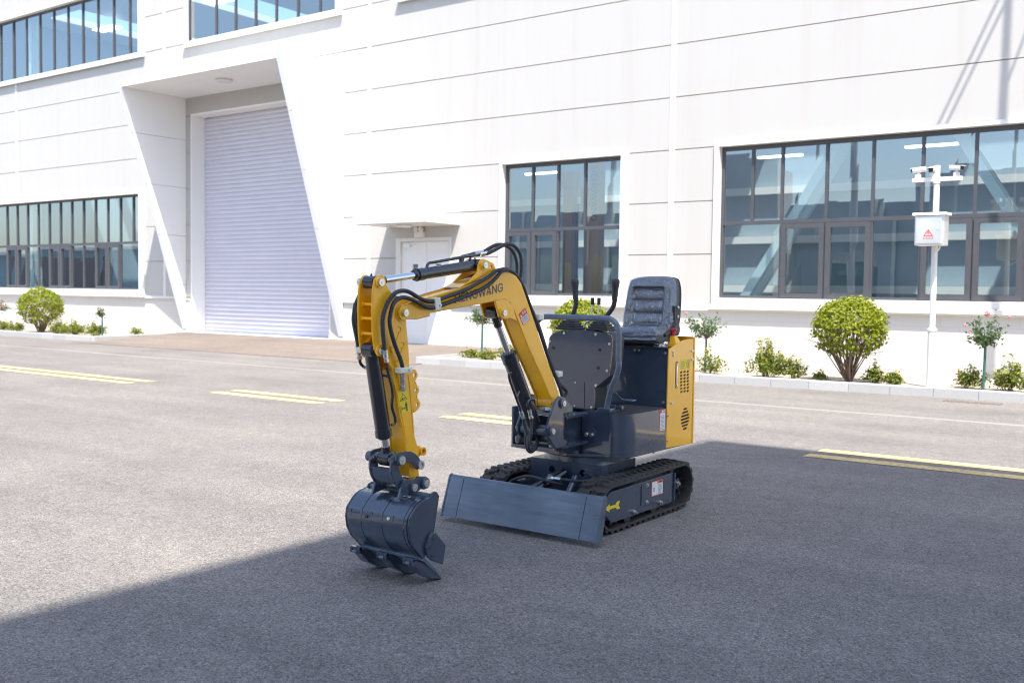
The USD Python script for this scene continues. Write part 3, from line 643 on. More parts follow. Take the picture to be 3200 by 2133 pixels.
# ---------------------------------------------------------------- the mini excavator
M['yellow'] = plain('yellow_paint', (.90, .44, .006), .30, coat=.5, var=.035, scale=5., bevel=.003, bump=.02, bscale=60., extra={'coat_roughness': .08})
M['navy'] = plain('slate_blue_paint', (.029, .043, .068), .26, coat=1., var=.07, scale=6., bevel=.003, bump=.03, bscale=45., extra={'coat_roughness': .05, 'coat_ior': 1.6})
M['navy_worn'] = mat('slate_blue_worn', {'g': ('geometry', {}), 'mp': ('mapping', {'scale': (1.5, 4., 14.)}), 'n': ('noise_texture', {'scale': 2.2, 'detail': 6., 'roughness': .65}), 'n2': ('noise_texture', {'scale': 4., 'detail': 4.}), 'ad': ('math', {'math_type': 'add'}), 'hf': ('math', {'math_type': 'multiply', 'value2': .5}),
    'r': ('rgb_ramp', {'ramp': [(.36, (.050, .070, .100)), (.5, (.078, .106, .146)), (.64, (.125, .16, .205))]}), 'm': ('map_range', {'from_min': .35, 'from_max': .65, 'to_min': .42, 'to_max': .22}), 'bv': ('bevel', {'radius': .003, 'samples': 4}), 'p': ('principled_bsdf', {'coat_weight': .5, 'coat_roughness': .15})},
    [('g.position', 'mp.vector'), ('mp.vector', 'n.vector'), ('g.position', 'n2.vector'), ('n.fac', 'ad.value1'), ('n2.fac', 'ad.value2'), ('ad.value', 'hf.value1'), ('hf.value', 'r.fac'), ('r.color', 'p.base_color'), ('hf.value', 'm.value'), ('m.result', 'p.roughness'), ('bv.bevel', 'p.normal')])
M['gloss_black'] = plain('black_cylinder_paint', (.012, .013, .016), .16, coat=.7, var=.1, extra={'coat_roughness': .06})
M['chrome'] = plain('chrome_rod', (.78, .79, .80), .08, metal=1., var=.02)
M['zinc'] = plain('zinc_steel', (.66, .67, .66), .28, metal=1., var=.06, scale=80.)
M['rubber'] = plain('track_rubber', (.030, .028, .027), .62, var=.3, scale=18., bump=.3, bscale=120., bevel=.003)
M['rubber_dust'] = plain('track_rubber_dusty', (.060, .052, .047), .75, var=.35, scale=12., bump=.3, bscale=120.)
M['hose'] = plain('hose_rubber', (.020, .022, .027), .38, var=.2, scale=40.)
M['nylon'] = plain('white_nylon', (.70, .69, .58), .5, var=.04)
M['vinyl'] = plain('seat_vinyl', (.035, .040, .050), .42, var=.15, scale=20., bump=.15, bscale=300.)
M['mat_'] = plain('rubber_deck_mat', (.035, .035, .036), .7, var=.2, scale=30., bump=.8, bscale=110.)
M['plast'] = plain('console_black_plastic', (.022, .023, .026), .5, var=.1, scale=8., bevel=.006)
M['paper'] = plain('decal_white', (.72, .72, .72), .4, var=.01)
M['ink'] = plain('decal_black', (.03, .03, .03), .5, var=.01)
M['ink_grey'] = plain('lettering_grey', (.075, .07, .065), .4, var=.02)
M['decal_yellow'] = plain('decal_yellow', (.80, .58, .01), .4, var=.01)
M['decal_red'] = plain('decal_red', (.62, .03, .03), .4, var=.01)
M['decal_orange'] = plain('decal_orange', (.75, .12, .03), .4, var=.01)
M['ghost'] = plain('ghost_lettering', (.075, .082, .10), .35, var=.02)
M['redcap'] = plain('red_plastic', (.45, .02, .035), .35, var=.04)
M['film'] = mat('clear_film', {'g': ('geometry', {}), 'n': ('noise_texture', {'scale': 11., 'detail': 3., 'distortion': 1.4}), 'b': ('bump', {'strength': .8, 'distance': .02}),
                't': ('transparent_bsdf', {'color': (.93, .94, .95)}), 'gl': ('glossy_bsdf', {'color': (.9, .92, .95), 'roughness': .09}), 'd': ('diffuse_bsdf', {'color': (.7, .72, .75)}),
                'm': ('mix_closure', {'fac': .13}), 'm2': ('mix_closure', {'fac': .02})},
                [('g.position', 'n.vector'), ('n.fac', 'b.height'), ('b.normal', 'gl.normal'), ('t.BSDF', 'm.closure1'), ('gl.BSDF', 'm.closure2'), ('m.closure', 'm2.closure1'), ('d.BSDF', 'm2.closure2')], surface='m2.closure')
OUT = {
    'boom': [(3.543, 1.297), (3.620, 1.320), (3.699, 1.335), (4.006, 1.395), (4.156, 1.434), (4.270, 1.468), (4.345, 1.481), (4.422, 1.478), (4.474, 1.461), (4.519, 1.425), (4.608, 1.282), (4.666, 1.185), (4.755, 1.036), (4.839, 0.907), (4.909, 0.788), (4.897, 0.755), (4.852, 0.731), (4.728, 0.904), (4.605, 1.059), (4.533, 1.162), (4.487, 1.231), (4.449, 1.282), (4.420, 1.319), (4.370, 1.336), (4.179, 1.313), (3.979, 1.292), (3.762, 1.267), (3.762, 1.252), (3.669, 1.238), (3.599, 1.240), (3.544, 1.253)],
    'boom_ear': [(4.016, 1.402), (4.055, 1.418), (4.135, 1.474), (4.144, 1.514), (4.159, 1.535), (4.187, 1.545), (4.269, 1.524), (4.294, 1.491), (4.207, 1.463)],
    'rod_ear': [(4.284, 1.329), (4.392, 1.334), (4.437, 1.303), (4.479, 1.220), (4.416, 1.237), (4.361, 1.232), (4.323, 1.244), (4.306, 1.283)],
    'pins': [(3.562, 1.271), (4.178, 1.511), (3.410, 1.411), (3.413, 1.098), (3.525, 0.583), (3.691, 0.453), (3.606, 0.445), (3.663, 0.544), (4.343, 1.264)],
    'foot_pins': [(4.862, 0.744), (4.754, 0.596)],
    'stick': [(3.399, 1.439), (3.427, 1.446), (3.452, 1.434), (3.461, 1.401), (3.490, 1.367), (3.548, 1.328), (3.596, 1.258), (3.599, 1.212), (3.606, 1.166), (3.617, 1.095), (3.621, 1.020), (3.630, 0.973), (3.641, 0.901), (3.659, 0.717), (3.665, 0.676), (3.678, 0.645), (3.696, 0.607), (3.691, 0.543), (3.700, 0.476), (3.632, 0.475), (3.615, 0.547), (3.597, 0.613), (3.581, 0.701), (3.556, 0.784), (3.545, 0.822), (3.519, 0.927), (3.497, 1.009), (3.452, 1.065), (3.406, 1.078), (3.384, 1.104), (3.373, 1.172), (3.367, 1.283), (3.372, 1.377), (3.382, 1.422)],
    'lug': [(3.653, 0.990), (3.690, 0.994), (3.706, 0.975), (3.690, 0.937), (3.716, 0.900), (3.705, 0.859), (3.728, 0.831), (3.717, 0.805), (3.688, 0.790), (3.672, 0.838), (3.664, 0.927)],
    'lug_holes': [(3.688, 0.968), (3.700, 0.895), (3.709, 0.823)],
    'lug_boss': [(3.758, 0.591), (3.702, 0.642), (3.718, 0.559)],
    'bracket': [(4.796, 0.766), (4.837, 0.787), (4.886, 0.779), (4.979, 0.711), (4.976, 0.685), (4.882, 0.685), (4.882, 0.536), (4.918, 0.522), (4.912, 0.494), (4.803, 0.489), (4.711, 0.581), (4.707, 0.617)],
    'c_link': [(3.505, 0.602), (3.488, 0.584), (3.475, 0.574), (3.474, 0.535), (3.486, 0.500), (3.506, 0.469), (3.533, 0.443), (3.560, 0.439), (3.574, 0.462), (3.567, 0.484), (3.543, 0.510), (3.530, 0.537), (3.529, 0.558), (3.542, 0.568)],
    'rocker': [(3.494, 0.584), (3.497, 0.611), (3.517, 0.619), (3.561, 0.622), (3.599, 0.615), (3.631, 0.600), (3.656, 0.578), (3.672, 0.552), (3.670, 0.529), (3.642, 0.523), (3.628, 0.532), (3.614, 0.551), (3.592, 0.562), (3.568, 0.568), (3.538, 0.569), (3.524, 0.564)],
    'bucket_ear': [(3.511, 0.405), (3.533, 0.467), (3.540, 0.482), (3.557, 0.488), (3.630, 0.480), (3.651, 0.490), (3.669, 0.488), (3.699, 0.460), (3.699, 0.444), (3.680, 0.433), (3.652, 0.420), (3.617, 0.424)],
    'h1': [(3.423, 1.104), (3.413, 1.165), (3.409, 1.241), (3.421, 1.282), (3.443, 1.320), (3.475, 1.353), (3.511, 1.370), (3.553, 1.374), (3.592, 1.367), (3.640, 1.348), (3.681, 1.334), (3.722, 1.326), (3.764, 1.326), (3.859, 1.347), (3.987, 1.377), (4.085, 1.409), (4.153, 1.435), (4.221, 1.464), (4.273, 1.486), (4.317, 1.493)],
    'h2': [(3.543, 1.012), (3.528, 1.055), (3.500, 1.105), (3.472, 1.163), (3.453, 1.229), (3.457, 1.261), (3.470, 1.301), (3.495, 1.329), (3.531, 1.341), (3.567, 1.341), (3.617, 1.329), (3.675, 1.308), (3.719, 1.296), (3.767, 1.295), (3.860, 1.315), (3.987, 1.345), (4.137, 1.387), (4.205, 1.415), (4.274, 1.458), (4.310, 1.483), (4.357, 1.492)],
    'hrear': [(4.475, 1.489), (4.524, 1.468), (4.574, 1.439), (4.614, 1.402), (4.663, 1.352), (4.729, 1.261), (4.765, 1.202), (4.822, 1.056), (4.924, 0.915), (4.990, 0.861), (5.047, 0.811), (5.002, 0.772)],
    'h3': [(4.229, 1.573), (4.286, 1.590), (4.356, 1.616), (4.403, 1.630), (4.456, 1.629), (4.501, 1.610), (4.532, 1.579), (4.543, 1.541), (4.544, 1.497), (4.535, 1.447)],
    'h4': [(4.282, 1.582), (4.342, 1.607), (4.406, 1.628), (4.458, 1.631), (4.499, 1.624), (4.537, 1.609), (4.572, 1.577), (4.590, 1.537), (4.593, 1.499), (4.590, 1.460)],
    'hl1': [(3.418, 1.112), (3.402, 1.178), (3.388, 1.237), (3.391, 1.265), (3.399, 1.304), (3.418, 1.336), (3.436, 1.355)],
    'hl2': [(3.422, 1.163), (3.403, 1.206), (3.394, 1.237), (3.395, 1.265), (3.403, 1.293), (3.424, 1.313)],
    'hlf': [(3.418, 1.112), (3.426, 1.076), (3.429, 1.056), (3.433, 1.047), (3.451, 1.027), (3.472, 1.021), (3.500, 1.019)],
    'h1f': [(3.424, 1.102), (3.431, 1.070), (3.434, 1.046), (3.439, 1.033), (3.449, 0.995)],
    'h1p': [(3.477, 1.033), (3.481, 1.010), (3.490, 0.957), (3.486, 0.953), (3.494, 0.911), (3.482, 0.867), (3.495, 0.797), (3.517, 0.749), (3.496, 0.736)],
    'clamp_s': [(3.513, 1.012), (3.514, 0.991), (3.557, 0.987), (3.597, 0.998), (3.597, 1.021)],
    'h2f': [(3.546, 0.988), (3.550, 0.955), (3.558, 0.937), (3.552, 0.938), (3.558, 0.906)],
    'clamp_b': [(3.758, 1.341), (3.799, 1.344), (3.808, 1.287), (3.767, 1.282)],
    'decal_s': [(3.537, 0.894), (3.608, 0.903), (3.625, 0.801), (3.555, 0.788)],
    'decal_b': [(4.496, 1.255), (4.556, 1.291), (4.603, 1.228), (4.541, 1.194)],
    'text': [(3.948, 1.313), (3.947, 1.348), (4.344, 1.379), (4.334, 1.424), (4.242, 1.359), (4.255, 1.404)],
    'recess': [(3.546, 1.191), (3.543, 1.204), (3.499, 1.100), (3.569, 1.119), (3.528, 1.032)],
    'top_cyl': [(3.716, 1.451), (4.194, 1.513), (3.769, 1.482), (3.751, 1.422), (3.720, 1.479), (3.751, 1.423), (4.184, 1.532), (4.195, 1.478)],
    'top_pipe': [(3.797, 1.486), (3.806, 1.505), (3.842, 1.516), (4.101, 1.554), (4.214, 1.566), (4.133, 1.527), (4.143, 1.552)],
    'bucket_cyl': [(3.444, 1.037), (3.496, 0.724), (3.512, 0.678), (3.512, 0.635)],
    'boom_cyl': [(4.370, 1.223), (4.409, 1.173), (4.520, 1.006), (4.523, 1.009), (4.707, 0.635)],
    'bpipe': [(4.454, 0.940), (4.429, 0.935), (4.438, 0.901), (4.539, 0.736), (4.547, 0.721), (4.573, 0.681), (4.599, 0.614), (4.618, 0.564)],
    'bpipe2': [(4.666, 0.775), (4.632, 0.786), (4.598, 0.773), (4.598, 0.751), (4.613, 0.726), (4.635, 0.676), (4.640, 0.622), (4.629, 0.564)],
    'lhose': [(4.628, 0.673), (4.643, 0.627), (4.628, 0.559), (4.632, 0.505), (4.685, 0.499), (4.772, 0.551)],
}

BX = -3.29                      # mid plane of boom and arm
XC = -3.36                      # mid plane of tracks and upper body
E_ = thing('mini_excavator', 'yellow and slate blue mini excavator with rubber tracks, its bucket resting on the asphalt', 'mini excavator', loc=(XC, 5.45, 0))
pin = dict(zip('boom top_rear arm_top cyl_top link arm_end bucket idler boom_rod'.split(), OUT['pins'])); fp = OUT['foot_pins']
def bolt(name, p, ax, par, r=.009, h=.008, m='zinc'):
    p = np.array(p, float); ax = np.array(ax, float)
    return obj(name, [cyl(p - ax * .002, p + ax * h * .45, r * 1.35, 12), cyl(p + ax * h * .4, p + ax * h, r * .85, 6)], M[m], par)
def pin_end(y, z, x0, x1, par, r=.016, name='pin'):
    return obj(name, [xcyl(x0, x1, y, z, r, 20), xcyl(x1 - .001, x1 + .0025, y, z, r * .25, 8)], M['zinc'], par)
def mirror(m, c): v, f = arr(m); v = v.copy(); v[:, 0] = 2 * c - v[:, 0]; return v, f[:, ::-1]

# --- tracks
A_, B_ = (5.01, .150), (5.895, .160); R_ = .131
oval = union_all([Point(*A_).buffer(R_, 24), Point(*B_).buffer(R_ + .002, 24)]).convex_hull
ex = np.array(oval.exterior.coords)[::-1] if not oval.exterior.is_ccw else np.array(oval.exterior.coords)
line = LineString(ex); LEN = line.length
def on_track(s):
    s = s % LEN; a = np.array(line.interpolate(s).coords[0]); b = np.array(line.interpolate((s + .004) % LEN).coords[0]); t = (b - a) / np.linalg.norm(b - a)
    return a, t, np.array([t[1], -t[0]])
def make_track(x0, x1):
    tr = obj('track', yz(Polygon(ex).difference(Polygon(ex).buffer(-.013)), x0, x1), M['rubber'], E_, label='black rubber crawler track')
    xm = (x0 + x1) / 2; N = 40
    for k in range(N):
        for side in (0, 1):
            s = (k + .5 * side) * LEN / N; a, t, n = on_track(s)
            out = x1 if side == 0 else x0; d = 1 if side == 0 else -1
            xa, xb = xm + d * .004, out - d * .002; wi, wo = .016, .021
            sk = .012
            v = []
            for (x, w, hh, o) in ((xa, wi, .018, -sk), (xm + d * .045, wi * .9, .018, sk), (xb, wo, .015, 0.)):
                for (q, hgt) in ((-w, -.002), (-w * .62, hh), (w * .62, hh), (w, -.002)):
                    p = a + t * (q + o) + n * hgt; v.append((x, p[0], p[1]))
            v = np.array(v); f = []
            for j in range(2):
                for i in range(3): f += [[4 * j + i, 4 * j + i + 1, 4 * j + i + 5], [4 * j + i, 4 * j + i + 5, 4 * j + i + 4]]
            f += [[0, 2, 1], [0, 3, 2], [8, 9, 10], [8, 10, 11]]; f = np.array(f)
            if d < 0: f = f[:, ::-1]
            obj('track_lug', (v, f), M['rubber'], tr, smooth=False)
    nubs = []
    for k in range(N):
        a, t, n = on_track(k * LEN / N + .01)
        for xx in (xm - .02, xm + .02):
            b = a - n * .013
            v, f = box(-.009, .009, -.009, .009, 0, .020); v = np.stack([v[:, 0] * (1 - v[:, 2] * 18) + xx, b[0] + t[0] * v[:, 1] * (1 - v[:, 2] * 20) - n[0] * v[:, 2], b[1] + t[1] * v[:, 1] * (1 - v[:, 2] * 20) - n[1] * v[:, 2]], 1); nubs.append((v, f))
    obj('guide_teeth', nubs, M['rubber'], tr, smooth=False, kind='stuff')
    return tr
make_track(-3.10, -2.92); make_track(-3.80, -3.62)
frame_pts = [(4.992, .237), (5.761, .246), (5.779, .238), (5.779, .066), (5.724, .063), (5.017, .061), (4.940, .126), (4.946, .203)]
def track_frame(s):
    mx = lambda m: m if s > 0 else mirror(m, XC)
    fr = obj('track_frame', mx(cat_([yz_bevel(P(frame_pts), -2.952, -2.936, .003), yz(P([(5.08, .08), (5.70, .08), (5.70, .215), (5.08, .20)]), -3.06, -2.952)])), M['navy'], E_, label='slate blue track side frame' if s > 0 else None)
    obj('frame_lip', mx(yz(P([(4.995, .2385), (5.76, .2475), (5.76, .2525), (4.995, .2435)]), -2.99, -2.930)), M['navy_worn'], fr)
    obj('frame_end_plate', mx(box(-3.03, -2.926, 5.780, 5.790, .065, .25)), M['navy'], fr)
    obj('cover_plate', mx(yz_bevel(Polygon([(5.36, .105), (5.725, .09), (5.725, .232), (5.372, .236), (5.36, .225)]), -2.936, -2.931, .002)), M['navy'], fr)
    for y, z, L in ((5.428, .223, .012), (5.428, .119, .012), (5.265, .087, .026), (5.597, .09, .022)): bolt('bolt', (-2.934, y, z) if s > 0 else (2 * XC + 2.934, y, z), (s, 0, 0), fr, .010, L)
    for y in (5.215, 5.545): obj('roller', mx(cat_([xcyl(-3.075, -3.015, y, .075, .045), xcyl(-3.005, -2.945, y, .075, .045), xcyl(-3.08, -2.95, y, .075, .02)])), M['gloss_black'], fr)
    obj('idler', mx(cat_([xcyl(-3.03, -2.99, *A_, R_ - .034, 28), xcyl(-3.06, -2.96, *A_, .05)])), M['gloss_black'], fr)
    sp_ = [ring((-3.03, *B_), (-2.985, *B_), R_ - .026, R_ - .05, 28), xcyl(-3.06, -2.965, *B_, .036)]
    for k in range(8):
        a = k * math.pi / 4 + .2; u = np.array([math.cos(a), math.sin(a)]); w = np.array([-u[1], u[0]])
        q = [np.array(B_) + u * .03 + w * .011, np.array(B_) + u * (R_ - .045) + w * .016, np.array(B_) + u * (R_ - .045) - w * .016, np.array(B_) + u * .03 - w * .011]
        sp_.append(yz(P(q), -3.02, -2.99))
    obj('sprocket', mx(cat_(sp_)), M['gloss_black'], fr)
    bolt('hub_bolt', (-2.965, *B_) if s > 0 else (2 * XC + 2.965, *B_), (s, 0, 0), fr, .013, .018)
    if s > 0:
        ar = [(4.943, .153), (4.992, .176), (4.992, .163), (5.062, .163), (5.078, .178), (5.112, .178), (5.094, .155), (5.112, .132), (5.078, .132), (5.062, .145), (4.992, .145), (4.992, .130)]
        obj('arrow_decal', yz(P(ar), -2.936, -2.9348), M['decal_yellow'], fr, smooth=False)
        st = obj('warning_decal', yz(sbox(5.484, .142, 5.630, .234), -2.931, -2.9298), M['decal_orange'], fr, smooth=False)
        obj('decal_face', yz(union_all([sbox(5.489, .147, 5.625, .213), sbox(5.489, .2, 5.556, .229)]), -2.9298, -2.9292), M['paper'], st, smooth=False)
        obj('decal_print', [yz(sbox(5.565, .152 + i * .0075, 5.565 + rng.uniform(.035, .055), .1545 + i * .0075), -2.9292, -2.9288) for i in range(8)] + [yz(sbox(5.503, .172, 5.520, .196).difference(sbox(5.507, .176, 5.516, .192)), -2.9292, -2.9288), yz(P([(5.575, .219), (5.583, .219), (5.579, .227)]), -2.9298, -2.9290), yz(sbox(5.59, .219, 5.615, .226), -2.9298, -2.929)], M['ink'], st, smooth=False)
track_frame(1); track_frame(-1)
# --- car body, slew ring, dozer blade
cbm = m3.Manifold.cube((.52, .40, .215)).translate((-3.62, 5.182, .137))
for hx in (-3.46, -3.24): cbm = cbm - m3.Manifold.cylinder(.10, .022, .022, 24).rotate((90, 0, 0)).translate((hx, 5.26, .292))
obj('car_body', cbm, M['navy'], E_)
obj('cross_member', [box(-3.66, -3.06, 5.20, 5.56, .10, .20), box(-3.655, -3.585, 5.05, 5.2, .12, .22), box(-3.135, -3.065, 5.05, 5.2, .12, .22)], M['navy'], E_)
obj('slew_ring', [lathe_z([(.27, .352), (.27, .385), (.255, .387), (.255, .405)], XC, 5.43, 48)], M['navy'], E_)
prof = [(4.655, .036), (4.671, .085), (4.692, .145), (4.714, .205), (4.729, .250), (4.736, .262)]
def blade_poly(t=.016): return P(prof + [(y + t, z - .002) for y, z in prof[::-1]])
bl = obj('dozer_blade', yz(blade_poly(), -3.788, -2.930), M['navy_worn'], E_, label='slate blue dozer blade')
obj('end_plate', yz(blade_poly(), -3.895, -3.792), M['navy_worn'], bl); obj('end_plate', yz(blade_poly(), -2.926, -2.828), M['navy_worn'], bl)
for x in (-3.906, -2.828): obj('blade_side', yz_bevel(P([(4.650, .030), (4.664, .085), (4.686, .145), (4.708, .205), (4.724, .255), (4.733, .272), (4.752, .276), (4.768, .262), (4.772, .245), (4.72, .036)]), x, x + .011, .002), M['navy_worn'], bl)
obj('top_rail', cyl((-3.895, 4.748, .258), (-2.828, 4.748, .258), .0135, 16), M['navy_worn'], bl)
obj('push_arm', [bar for bar in (box(-3.60, -3.54, 4.72, 5.20, .12, .19), box(-3.18, -3.12, 4.72, 5.20, .12, .19), box(-3.60, -3.12, 4.80, 4.85, .12, .18))], M['navy'], bl)
def seg(name, a, b, r, m, par, n=20): return obj(name, cyl(a, b, r, n), M[m], par)
bc = seg('blade_cylinder', (-3.36, 5.16, .285), (-3.42, 4.92, .20), .034, 'gloss_black', E_)
seg('blade_rod', (-3.42, 4.93, .203), (-3.455, 4.76, .14), .016, 'chrome', bc)
seg('cylinder_bracket', (-3.27, 5.15, .27), (-3.24, 4.98, .14), .02, 'navy', bc)
def hose(pts, r=.0098, n=90, name='hose', par=None, rib=.09, pitch=.0105, mt='hose'):
    p = spline(pts, n * 2); s = np.r_[0, np.cumsum(np.linalg.norm(np.diff(p, axis=0), axis=1))]
    m = max(30, int(s[-1] / pitch * 4)); si = np.linspace(0, s[-1], m); p = np.stack([np.interp(si, s, p[:, k]) for k in range(3)], 1)
    ph = (si / pitch) % 1; rr = r * (1 + rib * (np.where(ph < .72, 1., -1.) - .3))
    return obj(name, tube(p, rr if rib else r, 10), M[mt], par or E_, smooth=60)
def ferrule(a, b, par, r=.0125, name='hose_ferrule'):
    a, b = np.array(a, float), np.array(b, float); d = b - a
    return obj(name, [cyl(a, a + d * .62, r, 14), cyl(a + d * .62, a + d * .72, r * .75, 12), cyl(a + d * .72, b, r * 1.1, 6)], M['zinc'], par)
h = hose([(-3.275, 5.02, .245), (-3.42, 5.00, .262), (-3.56, 5.03, .255), (-3.60, 4.95, .235), (-3.54, 4.88, .225), (-3.47, 4.865, .222)])
ferrule((-3.47, 4.865, .222), (-3.425, 4.87, .222), h)
h = hose([(-3.28, 5.01, .275), (-3.20, 5.03, .272), (-3.13, 5.07, .275), (-3.13, 5.13, .285), (-3.235, 5.19, .292)]); ferrule((-3.28, 5.01, .275), (-3.34, 5.0, .275), h, .013)
bolt('hose_elbow', (-3.35, 5.0, .262), (0, 0, 1), h, .017, .035); bolt('hose_elbow', (-3.42, 4.87, .205), (0, 0, 1), h, .016, .03)

# --- upper frame, deck box, yellow panels
obj('base_plate', xy(P([(-3.80, 5.22), (-3.33, 5.14), (-3.08, 5.26), (-3.0, 5.36), (-2.985, 6.10), (-3.1, 6.17), (-3.62, 6.17), (-3.735, 6.10), (-3.80, 5.6)]), .393, .408), M['navy'], E_)
fx, fy = -2.98, 5.247
corner = sbox(-3.289, fy, fx, 5.75).difference(sbox(fx - .12, fy, fx, fy + .12).difference(Point(fx - .12, fy + .12).buffer(.12, 16)))
dk = obj('deck_box', xy(corner, .410, .656), M['navy'], E_, label='slate blue deck box with rounded corner')
obj('deck_bottom_lip', xy(corner.buffer(.006).intersection(sbox(-3.30, fy - .01, -2.9, 5.75)), .398, .4095), M['navy'], dk)
obj('deck_mat', xy(corner.buffer(-.012).difference(sbox(-3.4, 5.2, -2.9, 5.262)), .656, .662), M['mat_'], dk)
obj('recess_plate', xz(Polygon([(-3.287, .498), (-3.20, .498), (-3.188, .515), (-3.192, .55), (-3.21, .562), (-3.287, .562)]), fy - .003, fy), M['navy'], dk)
for x in (-3.250, -3.214): bolt('deck_bolt', (x, fy - .003, .521), (0, -1, 0), dk, .011, .016)
lb = obj('side_decal', yz(sbox(5.660, .518, 5.737, .652), fx, fx + .0010), M['decal_red'], dk, smooth=False)
obj('decal_face', yz(sbox(5.666, .523, 5.731, .632), fx + .0010, fx + .0018), M['paper'], lb, smooth=False)
obj('decal_print', [yz(sbox(5.671, .53 + i * .0085, 5.671 + rng.uniform(.04, .056), .5325 + i * .0085), fx + .0018, fx + .0022) for i in range(11)], M['ink_grey'], lb, smooth=False)
obj('decal_heading', [yz(sbox(5.69, .637, 5.703, .648), fx + .001, fx + .0016), yz(sbox(5.708, .637, 5.727, .647), fx + .001, fx + .0016)], M['paper'], lb, smooth=False)
tm = text('400-9975-866', .034, True); L_ = tm[0][:, 0].max(); tm = (tm[0] * np.array([.25 / L_, 1, 1]), tm[1])
obj('phone_lettering', place(tm, (fx - .0002, 5.42, .434), (0, 1, .07), (0, -.0, 1), (1, 0, 0)), M['ghost'], dk, smooth=False)
th = np.linspace(0, 2 * math.pi, 40); hp = Polygon([(5.712 + .0016 * 16 * math.sin(a) ** 3, .475 + .0019 * (13 * math.cos(a) - 5 * math.cos(2 * a) - 2 * math.cos(3 * a) - math.cos(4 * a))) for a in th]).buffer(0)
obj('heart_mark', yz(hp.difference(hp.buffer(-.004)), fx, fx + .0006), M['ghost'], dk, smooth=False)
# left half of the frame
obj('left_housing', [box(-3.74, -3.42, 5.40, 6.12, .409, .655)], M['navy'], E_)
obj('left_side_plate', [box(-3.755, -3.742, 5.16, 5.50, .42, .66)], M['navy'], E_)
obj('front_plate', [box(-3.74, -3.37, 5.20, 5.212, .44, .655), box(-3.72, -3.40, 5.15, 5.2, .409, .425)], M['navy'], E_)
obj('rubber_bumper', lathe_z([(.03, .43), (.045, .445), (.045, .475), (.03, .49)], -3.68, 5.17, 20), M['gloss_black'], E_)
obj('post_plate', [xz(P([(-3.362, .64), (-3.292, .655), (-3.292, .366), (-3.312, .366), (-3.345, .49)]), 5.215, 5.235), box(-3.306, -3.292, 5.0, 5.22, .42, .65)], M['navy'], E_)
# swing post and boom bracket
hx, hy = BX + .01, 4.985
sw = obj('swing_post', [cyl((hx, hy, .45), (hx, hy, .70), .036, 24), cyl((hx, hy, .655), (hx, hy, .69), .055, 24), cyl((hx, hy, .49), (hx, hy, .525), .055, 24)], M['gloss_black'], E_)
obj('hinge_plate', xy(P([(hx - .06, 4.96), (hx + .06, 4.96), (hx + .055, 5.22), (hx - .08, 5.22)]).union(Point(hx, hy).buffer(.06)), .640, .655), M['navy'], sw)
obj('hinge_plate', xy(P([(hx - .06, 4.96), (hx + .06, 4.96), (hx + .055, 5.22), (hx - .08, 5.22)]).union(Point(hx, hy).buffer(.06)), .470, .486), M['navy'], sw)
br = obj('boom_bracket', yz_bevel(P(OUT['bracket']), -3.199, -3.183, .003), M['navy'], E_, label='slate blue boom foot bracket')
obj('bracket_plate', yz_bevel(P(OUT['bracket']), -3.397, -3.381, .003), M['navy'], br)
obj('bracket_web', [box(-3.381, -3.199, 4.88, 4.90, .50, .66), box(-3.381, -3.199, 4.80, 4.96, .692, .704), box(-3.381, -3.199, 4.82, 4.95, .505, .517)], M['navy'], br)
for k, (y, z) in enumerate(fp):
    obj('pin_boss', [ring((-3.184, y, z), (-3.172, y, z), .028, .014), xcyl(-3.41, -3.397, y, z, .028)], M['navy'], br); pin_end(y, z, -3.42, -3.165, br, .0165)
obj('cylinder_foot_boss', ring((-3.38, *fp[1]), (-3.20, *fp[1]), .032, .0165), M['navy'], br)
bolt('grease_nipple', (-3.26, 4.84, .70), (0, 0, 1), br, .005, .012)

# --- boom
boom = P(OUT['boom']).union(Point(*fp[0]).buffer(.036)).buffer(.004).buffer(-.004)
bm = obj('boom', yz(boom.buffer(-.007).difference(sbox(3.4, 1.0, 3.70, 1.6)), BX - .044, BX + .044), M['yellow'], E_, label='glossy yellow kinked boom with dark lettering')
for x in (BX - .055, BX + .044): obj('boom_side_plate', yz_bevel(boom, x, x + .011, .0025), M['yellow'], bm)
obj('cylinder_ear', [yz_bevel(P(OUT['boom_ear']).difference(Point(4.248, 1.502).buffer(.0085)), x, x + .011, .002) for x in (BX - .052,)], M['yellow'], bm)
obj('cylinder_ear', [yz_bevel(P(OUT['boom_ear']).difference(Point(4.248, 1.502).buffer(.0085)), x, x + .011, .002) for x in (BX + .042,)], M['yellow'], bm)
obj('ear_base', yz(P([(3.985, 1.392), (4.055, 1.418), (4.207, 1.452), (4.10, 1.425)]), BX - .052, BX + .052), M['yellow'], bm)
rod_ear = P(OUT['rod_ear'] + []).buffer(.002)
for x in (BX - .056, BX + .044): obj('rod_ear', yz_bevel(rod_ear, x, x + .013, .002), M['yellow'], bm)
def boss(p, x0, x1, r, par, m='yellow', name='pin_boss'): return obj(name, xcyl(x0, x1, p[0], p[1], r, 28), M[m], par)
boss(pin['boom'], BX + .055, BX + .066, .034, bm); boss(pin['boom'], BX - .066, BX - .055, .034, bm); pin_end(*pin['boom'], BX - .08, BX + .083, bm, .0165)
boss(pin['top_rear'], BX + .053, BX + .062, .024, bm); pin_end(*pin['top_rear'], BX - .07, BX + .075, bm, .0165)
boss(pin['boom_rod'], BX + .057, BX + .066, .026, bm); pin_end(*pin['boom_rod'], BX - .085, BX + .08, bm, .0165)
for k in (.35,): pass
tm = text('HENGWANG', .043, True); L_ = tm[0][:, 0].max(); tm = (tm[0] * np.array([.412 / L_, 1, 1]), tm[1])
ta = math.radians(9.2); ey_, ez_ = (0, math.cos(ta), math.sin(ta)), (0, -.05, 1.0)
